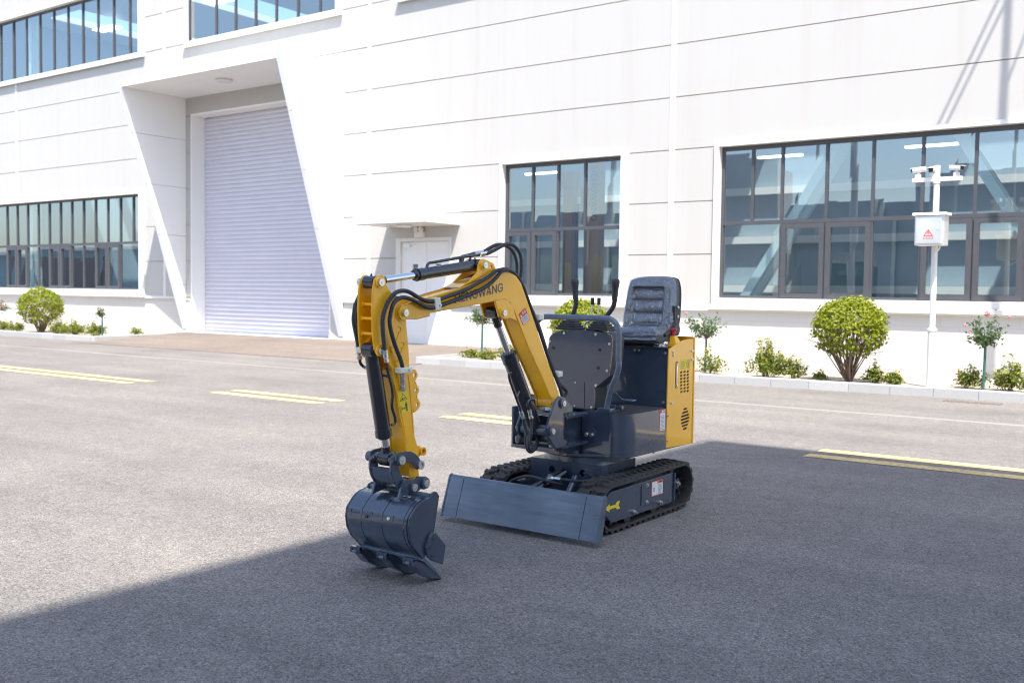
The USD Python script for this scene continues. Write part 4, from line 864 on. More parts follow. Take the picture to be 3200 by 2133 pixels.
obj('lettering', place(tm, (BX + .0552, 3.945, 1.3135), ey_, ez_, (1, 0, 0)), M['ink_grey'], bm, smooth=False)
obj('red_mark', yz(P([(4.092, 1.352), (4.108, 1.375), (4.088, 1.372)]), BX + .0556, BX + .0563), M['decal_red'], bm, smooth=False)
obj('red_mark', yz(P([(4.226, 1.361), (4.238, 1.363), (4.233, 1.373)]), BX + .0556, BX + .0563), M['decal_red'], bm, smooth=False)
db = P([OUT['decal_b'][k] for k in (0, 1, 2, 3)])
dd = obj('danger_decal', yz(db, BX + .0552, BX + .0562), M['decal_red'], bm, smooth=False)
q0, q1, q2, q3 = [np.array(OUT['decal_b'][k]) for k in (0, 1, 2, 3)]
lerp2 = lambda u, w: tuple(q0 * (1 - u) * (1 - w) + q1 * u * (1 - w) + q3 * (1 - u) * w + q2 * u * w)
obj('decal_face', yz(P([lerp2(.06, .45), lerp2(.94, .45), lerp2(.94, .95), lerp2(.06, .95)]), BX + .0562, BX + .0568), M['paper'], dd, smooth=False)
obj('decal_print', [yz(P([lerp2(.12, .5 + .08 * i), lerp2(.85, .5 + .08 * i), lerp2(.85, .53 + .08 * i), lerp2(.12, .53 + .08 * i)]), BX + .0568, BX + .0572) for i in range(5)], M['ink_grey'], dd, smooth=False)
obj('decal_heading', [yz(P([lerp2(.08, .38), lerp2(.30, .38), lerp2(.19, .14)]), BX + .0562, BX + .0568)] + [yz(P([lerp2(u, .1 + v), lerp2(u + .2, .1 + v), lerp2(u + .2, .14 + v), lerp2(u, .14 + v)]), BX + .0562, BX + .0568) for u in (.42, .68) for v in (0, .08, .16)] + [yz(P([lerp2(u + .08, .1), lerp2(u + .11, .1), lerp2(u + .11, .33), lerp2(u + .08, .33)]), BX + .0562, BX + .0568) for u in (.42, .68)], M['paper'], dd, smooth=False)

# --- hydraulic cylinders
def ram(name, label, a, b, r_barrel, r_rod, f0, f1, head=True, axis_x=BX, eye=.03, neck=.085):
    """a = barrel-end pin, b = rod-end pin (y, z); f0, f1 fractions of a..b where the barrel starts and ends."""
    a3, b3 = np.array([axis_x, *a]), np.array([axis_x, *b]); d = b3 - a3
    c = obj(name, [cyl(a3 + d * f0, a3 + d * f1, r_barrel, 32)], M['gloss_black'], E_, label=label)
    obj('gland', [cyl(a3 + d * (f1 - .001), a3 + d * (f1 + .055), r_barrel * 1.10, 32), cyl(a3 + d * (f1 + .055), a3 + d * (f1 + .075), r_rod * 1.6, 24)], M['gloss_black'], c)
    obj('rod', cyl(a3 + d * (f1 + .05), b3 - d / np.linalg.norm(d) * .02, r_rod, 24), M['chrome'], c)
    n = d / np.linalg.norm(d)
    obj('rod_eye', [lathe_x([(axis_x - .036, eye * .7), (axis_x - .03, eye), (axis_x + .03, eye), (axis_x + .036, eye * .7)], *b, 28), cyl(b3 - n * neck, b3 - n * .01, r_rod * 1.22, 24)], M['gloss_black'], c)
    obj('base_eye', [lathe_x([(axis_x - .036, eye * .8), (axis_x - .03, eye * 1.05), (axis_x + .03, eye * 1.05), (axis_x + .036, eye * .8)], *a, 28), cyl(a3 + n * .01, a3 + d * (f0 + .01), r_barrel * .92, 28)], M['gloss_black'], c)
    return c
c1 = ram('arm_cylinder', 'black arm cylinder with chrome rod along the top of the boom', pin['top_rear'], pin['arm_top'], .029, .0165, .06, .54, eye=.030)
c2 = ram('bucket_cylinder', 'black bucket cylinder hanging in front of the arm', pin['cyl_top'], pin['link'], .037, .018, .13, .735, eye=.036, neck=.060)
c3 = ram('boom_cylinder', 'black boom cylinder with its rod under the boom', fp[1], pin['boom_rod'], .042, .0185, .06, .60, eye=.032)
for c, p in ((c1, pin['arm_top']), (c1, pin['top_rear'])): bolt('grease_nipple', (BX, p[0], p[1] + .029), (0, 0, 1), c, .004, .012, 'gloss_black')
tp = [np.array([BX, y, z]) for y, z in OUT['top_pipe']]
obj('oil_pipe', tube(bent([tp[0] + [0, -.004, -.008], tp[1] + [0, 0, .006], tp[2] + [0, .02, .002], tp[3], tp[4]], .03), .0078, 12), M['gloss_black'], c1)
obj('pipe_stay', [cyl(tp[5] - [0, .004, .006], tp[6], .006, 10), cyl(tp[5] + [-.025, -.03, -.004], tp[6] + [-.03, -.02, 0], .006, 10)], M['gloss_black'], c1)
obj('oil_pipe', tube(bent([(BX - .03, 4.10, 1.50), (BX - .036, 4.10, 1.552), (BX - .036, 4.17, 1.566), (BX - .036, 4.21, 1.574)], .02), .0075, 10), M['gloss_black'], c1)
# boom cylinder pipes
for key, xo in (('bpipe', .042), ('bpipe2', .052)):
    q = [(BX + xo - .004 * 0, y, z) for y, z in OUT[key]]
    cut_ = 5 if key == 'bpipe' else 5
    obj('oil_pipe', tube(bent(q[:cut_], .02), .0065, 10), M['gloss_black'], c3)
    ferrule(q[cut_ - 1], q[cut_], c3, .0115); hose(q[cut_:] + [(BX + .02, q[-1][1] + .03, q[-1][2] - .06), (BX + .0, q[-1][1] + .12, q[-1][2] - .07)], .0098, par=c3)
obj('pipe_stay', cyl((BX + .042, 4.51, .80), (BX + .03, 4.545, .83), .005, 8), M['gloss_black'], c3)
# bucket cylinder pipe on the right flank
q = [(BX + .050, y, z) for y, z in [OUT['h1p'][k] for k in (0, 1, 2)] + [OUT['h1p'][5], OUT['h1p'][6]]]
q = [(BX + .050, 3.470, 1.033), (BX + .050, 3.476, .99), (BX + .050, 3.498, .93), (BX + .050, 3.505, .88), (BX + .046, 3.507, .83), (BX + .044, 3.532, .765), (BX + .036, 3.515, .745)]
obj('oil_pipe', tube(spline(q, 40), .0068, 10), M['gloss_black'], c2)
obj('pipe_stay', cyl((BX + .02, 3.452, .985), (BX + .050, 3.482, .975), .006, 8), M['gloss_black'], c2)

# --- arm (dipper)
stick = P(OUT['stick']).union(Point(*pin['boom']).buffer(.045)).buffer(.004).buffer(-.004)
holes_s = union_all([Point(*OUT['recess'][k]).buffer(.0) for k in (0,)])
lower = P([(3.515, 1.00), (3.600, 1.05), (3.632, .93), (3.655, .717), (3.675, .62), (3.690, .485), (3.634, .485), (3.602, .61), (3.585, .70), (3.560, .79), (3.530, .91)])
am = obj('arm', yz(lower, BX - .038, BX + .038), M['yellow'], E_, label='glossy yellow dipper arm made of two shaped plates')
for x in (BX - .050, BX + .038): obj('arm_side_plate', yz_bevel(stick, x, x + .012, .003), M['yellow'], am)
obj('arm_rear_web', [yz(P([(3.50, 1.355), (3.53, 1.34), (3.602, 1.21), (3.622, 1.03), (3.605, 1.03), (3.585, 1.20), (3.52, 1.315)]), BX - .038, BX + .038)], M['yellow'], am)
obj('arm_rib', [yz(P([(3.41, 1.12), (3.47, 1.17), (3.50, 1.26), (3.49, 1.26), (3.462, 1.178), (3.40, 1.128)]), BX - .038, BX - .02)], M['yellow'], am)
for y, z in ((3.400, 1.310), (3.392, 1.245), (3.396, 1.175)): obj('cross_rod', [xcyl(BX - .037, BX + .037, y, z, .0075, 12), xcyl(BX - .038, BX - .030, y, z, .012, 12)], M['yellow'], am)
for p, r in ((pin['arm_top'], .025), (pin['cyl_top'], .027)):
    boss(p, BX + .0505, BX + .060, r, am); boss(p, BX - .038, BX - .028, r, am); pin_end(*p, BX - .075, BX + .069, am, .0175)
boss(pin['boom'], BX + .0495, BX + .054, .043, am)
# pressed teardrop recesses read as raised rims
for (y, z), (y2, z2) in (((3.546, 1.193), (3.502, 1.103)), ((3.569, 1.120), (3.530, 1.034))):
    c_ = Point(y, z).buffer(.0155, 16).difference(Point(y, z).buffer(.0115, 16)).difference(sbox(y - .03, z - .03, y - .004, z + .03))
    c2_ = Point(y2, z2).buffer(.0155, 16).difference(Point(y2, z2).buffer(.0115, 16)).difference(sbox(y2 + .002, z2 - .03, y2 + .03, z2 + .03))
    obj('pressed_rim', [yz(c_, BX + .0495, BX + .0535), yz(c2_, BX + .0495, BX + .0535), yz(LineString([(y + .004, z - .016), (y2 + .012, z2 + .014)]).buffer(.0045), BX + .0495, BX + .053)], M['yellow'], am)
obj('weld_seam', [tube(spline([(BX + .0505, 3.49, .99), (BX + .0505, 3.53, .905), (BX + .0505, 3.585, .73), (BX + .0505, 3.60, .645)], 20), .003, 6), tube(spline([(BX + .0505, 3.612, .98), (BX + .0505, 3.632, .86), (BX + .0505, 3.652, .70)], 20), .003, 6)], M['yellow'], am)
lg = P(OUT['lug']).buffer(.003)
for k, (y, z) in enumerate(OUT['lug_holes']): lg = lg.union(Point(y, z).buffer(.021)).difference(Point(y, z).buffer(.0105 if k else .012))
lg = lg.difference(Point(3.692, .932).buffer(.004)).difference(Point(3.704, .862).buffer(.004))
obj('thumb_lug', yz_bevel(lg, BX + .012, BX + .024, .002), M['yellow'], am)
lb_ = P([(3.668, .665), (3.690, .640), (3.715, .625), (3.745, .618), (3.765, .60), (3.762, .575), (3.735, .560), (3.70, .542), (3.67, .555)])
obj('rear_lug', [yz_bevel(lb_, BX - .012, BX + .010, .002)], M['yellow'], am); obj('rear_lug_boss', ring((BX - .022, 3.748, .593), (BX + .034, 3.748, .593), .021, .012), M['yellow'], am)
dec = P(OUT['decal_s']); ds = obj('arm_decal', yz(dec, BX + .0502, BX + .0512), M['decal_yellow'], am, smooth=False)
s0, s1, s2_, s3 = [np.array(OUT['decal_s'][k]) for k in range(4)]
L2 = lambda u, w: tuple(s0 * (1 - u) * (1 - w) + s1 * u * (1 - w) + s3 * (1 - u) * w + s2_ * u * w)
tri = P([L2(.12, .40), L2(.88, .40), L2(.5, .08)]); fig = []
fig += [tri.difference(tri.buffer(-.0022)), Point(*L2(.42, .32)).buffer(.004), P([L2(.3, .33), L2(.7, .28), L2(.72, .31), L2(.3, .37)])]
fig += [Point(*L2(.72, .52)).buffer(.0035), P([L2(.62, .57), L2(.82, .57), L2(.80, .75), L2(.64, .75)]), P([L2(.64, .75), L2(.70, .75), L2(.70, .92), L2(.64, .92)]), P([L2(.74, .75), L2(.80, .75), L2(.80, .92), L2(.74, .92)])]
fig += [P([L2(.32, .74), L2(.58, .74), L2(.58, .77), L2(.32, .77)]), P([L2(.28, .755), L2(.36, .70), L2(.36, .81)]), P([L2(.62, .755), L2(.54, .70), L2(.54, .81)]), P([L2(.06, .62), L2(.22, .62), L2(.22, .95), L2(.06, .95)]).difference(P([L2(.08, .64), L2(.20, .64), L2(.20, .93), L2(.08, .93)]))]
obj('decal_print', [yz(g, BX + .0512, BX + .0518) for g in fig], M['ink'], ds, smooth=False)

# --- bucket linkage and bucket
cl = P(OUT['c_link'])
lk = obj('bucket_link', yz_bevel(cl, BX + .060, BX + .074, .002), M['navy'], E_, label='curved slate blue bucket link of two plates')
obj('link_plate', yz_bevel(cl, BX - .074, BX - .060, .002), M['navy'], lk)
obj('link_web', [yz(P([(3.478, .545), (3.490, .50), (3.515, .47), (3.524, .478), (3.50, .508), (3.490, .548)]), BX - .060, BX + .060)], M['navy'], lk)
rk = P(OUT['rocker'])
rr_ = obj('rocker_arm', yz_bevel(rk, BX + .075, BX + .088, .002), M['navy'], E_); obj('rocker_plate', yz_bevel(rk, BX - .088, BX - .075, .002), M['navy'], rr_)
obj('link_tube', [ring((BX - .12, *pin['link']), (BX - .045, *pin['link']), .025, .017), ring((BX + .04, *pin['link']), (BX + .094, *pin['link']), .026, .017)], M['navy'], lk)
pin_end(*pin['link'], BX - .125, BX + .099, lk, .021)
for x in (BX - .06, BX + .05): obj('grease_port', [cyl((x, 3.505, .585), (x, 3.488, .583), .0125, 14), cyl((x, 3.49, .583), (x, 3.485, .5825), .004, 8)], M['navy'], lk)
obj('idler_boss', [ring((BX + .086, *pin['idler']), (BX + .096, *pin['idler']), .022, .012), xcyl(BX + .05, BX + .075, *pin['idler'], .02)], M['zinc'], rr_); pin_end(*pin['idler'], BX - .1, BX + .090, rr_, .011)
KX0, KX1 = -3.512, -3.10; KC = -3.30
plate = [(3.686, .404), (3.668, .425), (3.650, .430), (3.625, .423), (3.615, .408), (3.569, .401), (3.528, .385), (3.495, .354), (3.475, .333), (3.467, .289), (3.476, .235), (3.504, .189), (3.573, .122), (3.590, .137), (3.621, .203), (3.649, .235), (3.666, .313)]
outer = P(plate).buffer(-.006).buffer(.006)
bk = obj('bucket', yz(P([(3.640, .410), (3.612, .404), (3.569, .397), (3.53, .381), (3.499, .352), (3.480, .331), (3.473, .289), (3.481, .238), (3.508, .193), (3.575, .128), (3.582, .135), (3.515, .202), (3.49, .243), (3.483, .289), (3.489, .326), (3.506, .345), (3.535, .371), (3.572, .386), (3.614, .393), (3.640, .397)]), KX0 + .008, KX1 - .008), M['navy'], E_, label='slate blue digging bucket with three teeth resting on the asphalt')
for x in (KX0, KX1 - .011): obj('bucket_side', yz_bevel(outer, x, x + .011, .0025), M['navy'], bk)
skin_o = [(3.620, .4045), (3.569, .3985), (3.529, .3825), (3.4975, .3530), (3.4780, .3315), (3.4705, .289), (3.479, .2365), (3.506, .1915), (3.572, .127)]
from scipy.interpolate import CubicSpline
sq = np.array(skin_o); st_ = np.r_[0, np.cumsum(np.linalg.norm(np.diff(sq, axis=0), axis=1))]; skin_o = CubicSpline(st_, sq)(np.linspace(0, st_[-1], 44))
skin = LineString(skin_o).buffer(.0022, cap_style=2)
xs_ = [KX0 + .013, -3.402, -3.268, -3.133, KX1 - .013]
for a, b in zip(xs_[:-1], xs_[1:]): obj('back_plate', yz(skin, a + .0022, b - .0022), M['navy'], bk, smooth=45)
for x in (-3.402, -3.268, -3.133): obj('weld_bead', [sph((x + rng.normal(0, .001), 3.4690 + .0006 * abs(k - 3), .292 + .006 * k), (.0035, .004, .005), 1) for k in range(-2, 6)], M['navy_worn'], bk)
for x in (-3.47, -3.335, -3.20): obj('weld_bead', [sph((x, 3.4690 + .0004 * abs(k - 2), .298 + .006 * k), (.002, .003, .004), 1) for k in range(0, 6)], M['navy_worn'], bk)
obj('drain_hole', cyl((-3.365, 3.462, .305), (-3.365, 3.471, .305), .007, 16), M['dark'], bk); obj('drain_plug', cyl((-3.225, 3.462, .315), (-3.225, 3.471, .315), .007, 16), M['nylon'], bk)
obj('top_tube', xcyl(KX0 + .01, KX1 - .01, 3.640, .409, .012, 18), M['navy_worn'], bk)
ear = P(OUT['bucket_ear']).union(Point(*pin['arm_end']).buffer(.032)).union(Point(*pin['bucket']).buffer(.028))
for x in (KC - .088 + .005, KC + .076 + .01): obj('bucket_ear', yz_bevel(ear, x, x + .014, .002), M['navy'], bk)
ex1 = KC + .1
for p, r in ((pin['arm_end'], .027), (pin['bucket'], .024)):
    obj('ear_boss', [xcyl(ex1, ex1 + .011, *p, r, 28), xcyl(KC - .098, KC - .083, *p, r, 28)], M['navy'], bk); pin_end(*p, KC - .115, ex1 + .017, bk, .018)
lip = obj('cutting_edge', yz_bevel(P([(3.564, .118), (3.576, .131), (3.668, .052), (3.662, .046), (3.648, .050)]), KX0 - .002, KX1 + .002, .002), M['navy_worn'], bk)
obj('weld_bead', tube(np.stack([np.linspace(KX0 + .01, KX1 - .01, 60), 3.568 + rng.normal(0, .0008, 60), .127 + rng.normal(0, .0008, 60)], 1), .004, 6), M['navy_worn'], bk)
for xt in (-3.130, -3.296, -3.472):
    sec = lambda w0: None
    # shank above and below the edge, blade narrowing to the tip
    t = [(3.503, .117, .027), (3.512, .128, .027), (3.560, .110, .030), (3.655, .054, .032), (3.706, .001, .031), (3.634, .017, .031), (3.570, .050, .027)]
    v = np.array([(xt - w, y, z) for y, z, w in t] + [(xt + w, y, z) for y, z, w in t]); n = len(t); i = np.arange(n); j = (i + 1) % n
    tri_ = trimesh.creation.triangulate_polygon(P([(y, z) for y, z, _ in t]), engine='earcut')[1]
    # cap indices follow the polygon order of the outline
    pv = np.array([(y, z) for y, z, _ in t]); tv, tf = trimesh.creation.triangulate_polygon(Polygon(pv), engine='earcut'); mp_ = [int(np.argmin(np.linalg.norm(pv - q, axis=1))) for q in tv]; tf = np.array(mp_)[tf]
    ar = lambda f3: np.cross(pv[f3[1]] - pv[f3[0]], pv[f3[2]] - pv[f3[0]])
    tf = np.array([f if ar(f) > 0 else f[::-1] for f in tf]); ccw = Polygon(pv).exterior.is_ccw
    side = np.vstack([np.stack([i, j, j + n], 1), np.stack([i, j + n, i + n], 1)])
    if ccw: side = side
    else: side = side[:, ::-1]
    f = np.vstack([tf[:, ::-1], tf + n, side])
    th_ = obj('tooth', (v, f), M['navy'], bk, smooth=False)
    obj('tooth_lug', [box(xt - .031, xt - .018, 3.496, 3.512, .108, .134), box(xt + .018, xt + .031, 3.496, 3.512, .108, .134), box(xt - .031, xt + .031, 3.500, 3.515, .124, .138)], M['navy'], th_); obj('tooth_pin', xcyl(xt - .012, xt + .014, 3.497, .116, .008, 10), M['navy_worn'], th_)
cut2 = P([(3.577, .178), (3.600, .226), (3.617, .240), (3.642, .234), (3.664, .212), (3.714, .162), (3.696, .078), (3.660, .094), (3.625, .108), (3.592, .132)]).buffer(.003)
for s, x in ((1, KX1 + .0005), (-1, KX0 - .0165)):
    cu = obj('side_cutter', yz_bevel(cut2, x, x + .016, .003), M['navy'], bk)
    for y, z in ((3.628, .212), (3.602, .178), (3.620, .136)):
        xe = x + .016 if s > 0 else x
        obj('cutter_bolt', [ring((xe, y, z), (xe + s * .002, y, z), .0135, .0105), cyl((xe, y, z), (xe + s * .004, y, z), .008, 6)], M['navy'], cu)

# --- hoses on the boom and arm
XR = BX + .075
P3 = lambda key, x, a=0, b=None: [(x if np.ndim(x) == 0 else x[i], y, z) for i, (y, z) in enumerate(OUT[key][a:b])]
hb = obj('hose_set', [box(BX + .05, BX + .0545, 3.77, 3.79, 1.30, 1.33)], M['yellow'], E_, label='clamp foot of the two boom hoses')
rear = [(BX + .035, 4.40, 1.497), (BX + .02, 4.475, 1.487), (BX + .02, 4.535, 1.445), (BX + .02, 4.60, 1.36), (BX + .03, 4.70, 1.225), (BX + .03, 4.80, 1.06), (BX + .03, 4.90, .905), (BX + .03, 4.96, .835), (BX + .03, 5.02, .80), (BX + .02, 4.985, .755)]
h1 = hose(P3('h1', XR) [::1] + rear, .0098, 260); ferrule(P3('h1f', XR)[0], P3('h1f', XR)[2], h1)
h2 = hose(P3('h2', XR + .002) + [(BX + .06, 4.40, 1.492), (BX + .045, 4.47, 1.472), (BX + .045, 4.53, 1.43), (BX + .045, 4.60, 1.33), (BX + .05, 4.70, 1.17), (BX + .05, 4.79, 1.02), (BX + .05, 4.87, .90), (BX + .05, 4.92, .83), (BX + .05, 4.95, .77)], .0098, 260); ferrule((XR, 3.546, .99), (XR - .01, 3.560, .905), h2)
bcl = obj('hose_clamp', [yz_bevel(P(OUT['clamp_b']), BX + .056, BX + .090, .002)], M['nylon'], E_); bolt('clamp_bolt', (BX + .090, 3.795, 1.306), (1, 0, 0), bcl, .006, .008)
scl = obj('hose_clamp', [rbox(BX + .051, BX + .092, 3.513, 3.598, .990, 1.016, .004)], M['nylon'], E_); bolt('clamp_bolt', (BX + .092, 3.575, 1.003), (1, 0, 0), scl, .006, .008)
for y, z in ((4.695, 1.235), (4.895, .905)):
    k_ = obj('hose_clamp', [rbox(BX + .005, BX + .068, y - .014, y + .032, z - .014, z + .018, .005)], M['nylon'], E_)
h3 = hose(P3('h3', BX + .035) + [(BX + .03, 4.53, 1.40)], .0095, 120, pitch=.010); ferrule((BX + .012, 4.214, 1.566), (BX + .035, 4.240, 1.577), h3, .0115)
h4 = hose(P3('h4', BX - .03) + [(BX - .02, 4.585, 1.40)], .0095, 120, pitch=.010); ferrule((BX - .036, 4.215, 1.574), (BX - .03, 4.285, 1.583), h4, .011)
hl = hose([(BX - .09, y, z) for y, z in OUT['hl1']] + [(BX - .08, 3.50, 1.372), (BX - .08, 3.58, 1.36), (BX - .075, 3.75, 1.33), (BX - .075, 4.1, 1.41), (BX - .05, 4.32, 1.49)], .0098, 200)
ferrule((BX - .09, 3.418, 1.112), (BX - .09, 3.430, 1.052), hl)
obj('oil_pipe', tube(bent([(BX - .09, 3.430, 1.056), (BX - .09, 3.433, 1.032), (BX - .085, 3.452, 1.014), (BX - .03, 3.435, 1.008)], .02), .0075, 10), M['gloss_black'], c2)
hose([(BX - .075, 3.430, 1.13)] + [(BX - .08, y, z) for y, z in OUT['hl2']] + [(BX - .075, 3.49, 1.345), (BX - .075, 3.6, 1.325), (BX - .07, 3.8, 1.33), (BX - .07, 4.1, 1.395), (BX - .045, 4.33, 1.485)], .0098, 200)
hose([(BX + .05, 4.62, .60), (BX + .06, 4.60, .545), (BX + .055, 4.62, .50), (BX + .03, 4.70, .50), (BX + .0, 4.79, .555)], .0098, 60)
hose([(BX + .02, 4.64, .60), (BX + .02, 4.63, .54), (BX + .0, 4.69, .48), (BX - .03, 4.82, .50)], .0098, 60)

# --- control console, levers, guard rail
cpoly = P([(-3.587, .999), (-3.573, 1.096), (-3.543, 1.121), (-3.466, 1.141), (-3.376, 1.150), (-3.278, 1.147), (-3.157, 1.136), (-3.127, 1.123), (-3.118, 1.094), (-3.124, .971), (-3.139, .874), (-3.237, .794), (-3.236, .662), (-3.475, .662), (-3.475, .794), (-3.567, .874)]).buffer(-.012).buffer(.012)
cons = obj('console_panel', xz(cpoly, 5.302, 5.312), M['navy'], E_, label='slate blue front panel of the control console')
cbody = cpoly.buffer(-.006)
obj('console_body', [xz(cbody, 5.3122, 5.44), xz(affinity.scale(cbody.buffer(-.02).buffer(.01), 1, 1), 5.44, 5.475)], M['plast'], cons)
obj('console_hatch', xz(Polygon([(-3.430, .672), (-3.308, .672), (-3.308, .830), (-3.314, .837), (-3.424, .837), (-3.430, .830)]), 5.298, 5.3019), M['navy'], cons)
for x, z in ((-3.463, 1.125), (-3.234, 1.126), (-3.568, 1.069), (-3.136, 1.071), (-3.551, .923), (-3.150, .909), (-3.508, .814), (-3.227, .815), (-3.256, .678), (-3.372, .824), (-3.376, .681)): bolt('panel_bolt', (x, 5.302, z), (0, -1, 0), cons, .0065, .008)
for x, z in ((-3.544, 1.031), (-3.205, 1.033), (-3.215, .922)): bolt('panel_bolt', (x, 5.302, z), (0, -1, 0), cons, .0075, .009, 'gloss_black')
gr_ = [(-3.133, 5.275, .66), (-3.130, 5.275, .700), (-3.105, 5.275, .80), (-3.066, 5.275, .895), (-3.056, 5.272, .985), (-3.056, 5.27, 1.226), (-3.664, 5.27, 1.226), (-3.664, 5.272, .985), (-3.654, 5.275, .895), (-3.615, 5.275, .80), (-3.590, 5.275, .66)]
gp = np.vstack([spline(gr_[:5], 24), bent([gr_[4], gr_[5], gr_[6], gr_[7]], .10, 12)[1:-1], spline(gr_[6 + 1:], 24)])
gr = obj('guard_rail', tube(gp, .0175, 18), M['navy_worn'], E_, label='slate blue tubular guard rail in front of the console')
for x in (-3.135, -3.588): obj('rail_socket', rbox(x - .045, x + .045, 5.243, 5.312, .657, .688, .004), M['navy'], gr)
def joystick(xb, zb, path, xh, label):
    j = obj('joystick', tube(spline(path, 20), np.linspace(.0135, .0150, 20), 14), M['plast'], E_, label=label)
    top = np.array(path[-1])
    prof_ = [(-.004, .0155), (.0, .0165), (.03, .0165), (.06, .0195), (.085, .024), (.105, .0265), (.118, .024), (.126, .014)]
    v, f = lathe_z([(r, z) for z, r in prof_], 0, 0, 20); v = v * np.array([1, 1.12, 1]); v[:, 0] += -.10 * np.clip(v[:, 2], 0, 1) * (1 if xh < 0 else -.3); obj('grip', (v + top, f), M['plast'], j, smooth=50)
    bt = []
    for k in range(4):
        w = .078 - .010 * k - (.003 if k == 3 else 0); z0 = zb + .0145 * k
        bt.append(m3.Manifold.batch_hull([m3.Manifold.sphere(.005, 8).translate((xb + sx_ * (w - .005), 5.40 + sy_ * (w * .72 - .005), z0 + dz)) for sx_ in (-1, 1) for sy_ in (-1, 1) for dz in (.004, .009)]))
    obj('boot', [cat_(bt), lathe_z([(.05, zb), (.04, zb + .03), (.03, zb + .06), (.018, zb + .075)], xb, 5.40, 16)], M['plast'], j)
    obj('lever_base', cyl((path[0][0], path[0][1], path[0][2]), tuple(np.array(path[0]) * .55 + np.array(path[min(2, len(path) - 1)]) * .45), .030, 14, r1=.017), M['plast'], j)
joystick(-3.482, 1.146, [(-3.482, 5.41, 1.20), (-3.470, 5.415, 1.25), (-3.458, 5.42, 1.295), (-3.459, 5.42, 1.34)], -.1, 'left black joystick, upright')
joystick(-3.256, 1.146, [(-3.256, 5.41, 1.20), (-3.222, 5.415, 1.243), (-3.190, 5.42, 1.285), (-3.176, 5.42, 1.34)], .1, 'right black joystick, kinked to the right')
for x0 in (-3.440, -3.393):
    lv = obj('small_lever', tube(bent([(x0, 5.5, 1.10), (x0 + .002, 5.5, 1.188), (x0 + .048, 5.5, 1.20), (x0 + .056, 5.5, 1.31)], .02), .006, 10), M['zinc'], E_); obj('knob', lathe_z([(.0095, 1.302), (.0115, 1.306), (.0115, 1.343), (.009, 1.347)], x0 + .057, 5.5, 14), M['plast'], lv)
pd = obj('foot_pedal', rbox(-3.10, -3.03, 5.40, 5.455, .722, .732, .004), M['navy_worn'], E_); obj('pedal_arm', [tube(bent([(-3.09, 5.30, .78), (-3.085, 5.37, .735), (-3.07, 5.42, .727)], .01), .005, 8), cyl((-3.14, 5.34, .69), (-3.06, 5.34, .69), .012, 12), box(-3.15, -3.10, 5.32, 5.36, .66, .70)], M['navy'], pd)

# --- engine box, seat, yellow shell
eb = obj('engine_box', [box(-3.735, -2.992, 5.775, 6.115, .409, 1.030)], M['navy'], E_, label='dark slate engine box under the seat')
obj('box_top', box(-3.735, -2.99, 5.765, 6.115, 1.031, 1.040), M['plast'], eb)
obj('latch', [box(-3.232, -3.176, 5.766, 5.774, .996, 1.044), box(-3.176, -3.15, 5.768, 5.774, 1.036, 1.046)], M['plast'], eb)
for x in (-3.222, -3.192): bolt('latch_bolt', (x, 5.766, 1.012), (0, -1, 0), eb, .006, .008)
for x, z in ((-3.008, 1.002), (-3.015, .69)): bolt('panel_bolt', (x, 5.775, z), (0, -1, 0), eb, .007, .008)
top_ = [(5.772, 1.031), (5.815, 1.040), (5.850, 1.050), (5.91, 1.066), (5.969, 1.077), (6.05, 1.083), (6.119, 1.084)]
side = P([(5.757, .404)] + top_ + [(6.119, .394)])
vents = []
for r_ in range(7):
    for c_ in range(3): vents.append(LineString([(5.938 + .047 * c_ + .0012 * r_, .872 - .0212 * r_), (5.958 + .047 * c_ + .0012 * r_, .8745 - .0212 * r_)]).buffer(.0064, cap_style=1))
for r_, hw in enumerate((.020, .038, .052, .056, .052, .038, .022)): vents.append(LineString([(6.018 - hw, .630 - .0215 * r_ - hw * .06), (6.018 + hw, .630 - .0215 * r_ + hw * .06)]).buffer(.0066))
slot = sbox(5.872, .781, 5.894, .938).buffer(.006)
yp = obj('yellow_side_panel', yz(side.difference(union_all(vents)).difference(slot), fx - .007, fx), M['yellow'], E_, label='yellow right side panel with vent slots')
obj('vent_backing', yz(P([(5.80, .45), (6.10, .45), (6.10, .96), (5.80, .96)]), fx - .012, fx - .0075), M['dark'], yp)
obj('level_gauge', [box(fx - .006, fx + .004, 5.877, 5.889, .800, .918)], M['chrome'], yp)
for z in (.792, .925): bolt('gauge_bolt', (fx - .004, 5.883, z), (1, 0, 0), yp, .009, .012)
yd = obj('panel_decal', yz(sbox(5.927, .890, 6.078, .956), fx, fx + .0008), M['decal_yellow'], yp, smooth=False)
th_ = Point(6.045, .923); obj('decal_print', [yz(th_.buffer(.026).difference(th_.buffer(.0235)), fx + .0008, fx + .0013), yz(sbox(6.038, .905, 6.052, .94).difference(sbox(6.041, .908, 6.049, .937)), fx + .0008, fx + .0013), yz(Polygon([(6.042, .925), (6.048, .925), (6.045, .915)]), fx + .0008, fx + .0013)] + [yz(sbox(5.934, .897 + .013 * i, 5.934 + rng.uniform(.045, .075), .9005 + .013 * i), fx + .0008, fx + .0013) for i in range(4)], M['ink_grey'], yd, smooth=False)
for y, z in ((5.830, 1.008), (5.831, .989), (6.090, 1.005), (6.106, 1.006), (6.090, .950), (6.106, .951), (5.815, .684), (5.830, .685), (5.772, .608), (5.772, .448)): bolt('panel_bolt', (fx, y, z), (1, 0, 0), yp, .0068, .009)
def smooth_shell(z0, z1, inset=0.):
    ou = sbox(-3.745 + inset, 5.95, fx + .004 - inset, 6.185 - inset).buffer(-.06).buffer(.06); ou = ou.union(sbox(-3.745 + inset, 5.9, fx + .004 - inset, 6.05)); return ou
shell = smooth_shell(0, 0).difference(smooth_shell(0, 0, .012)).intersection(sbox(-4, 6.122, -2, 6.3))
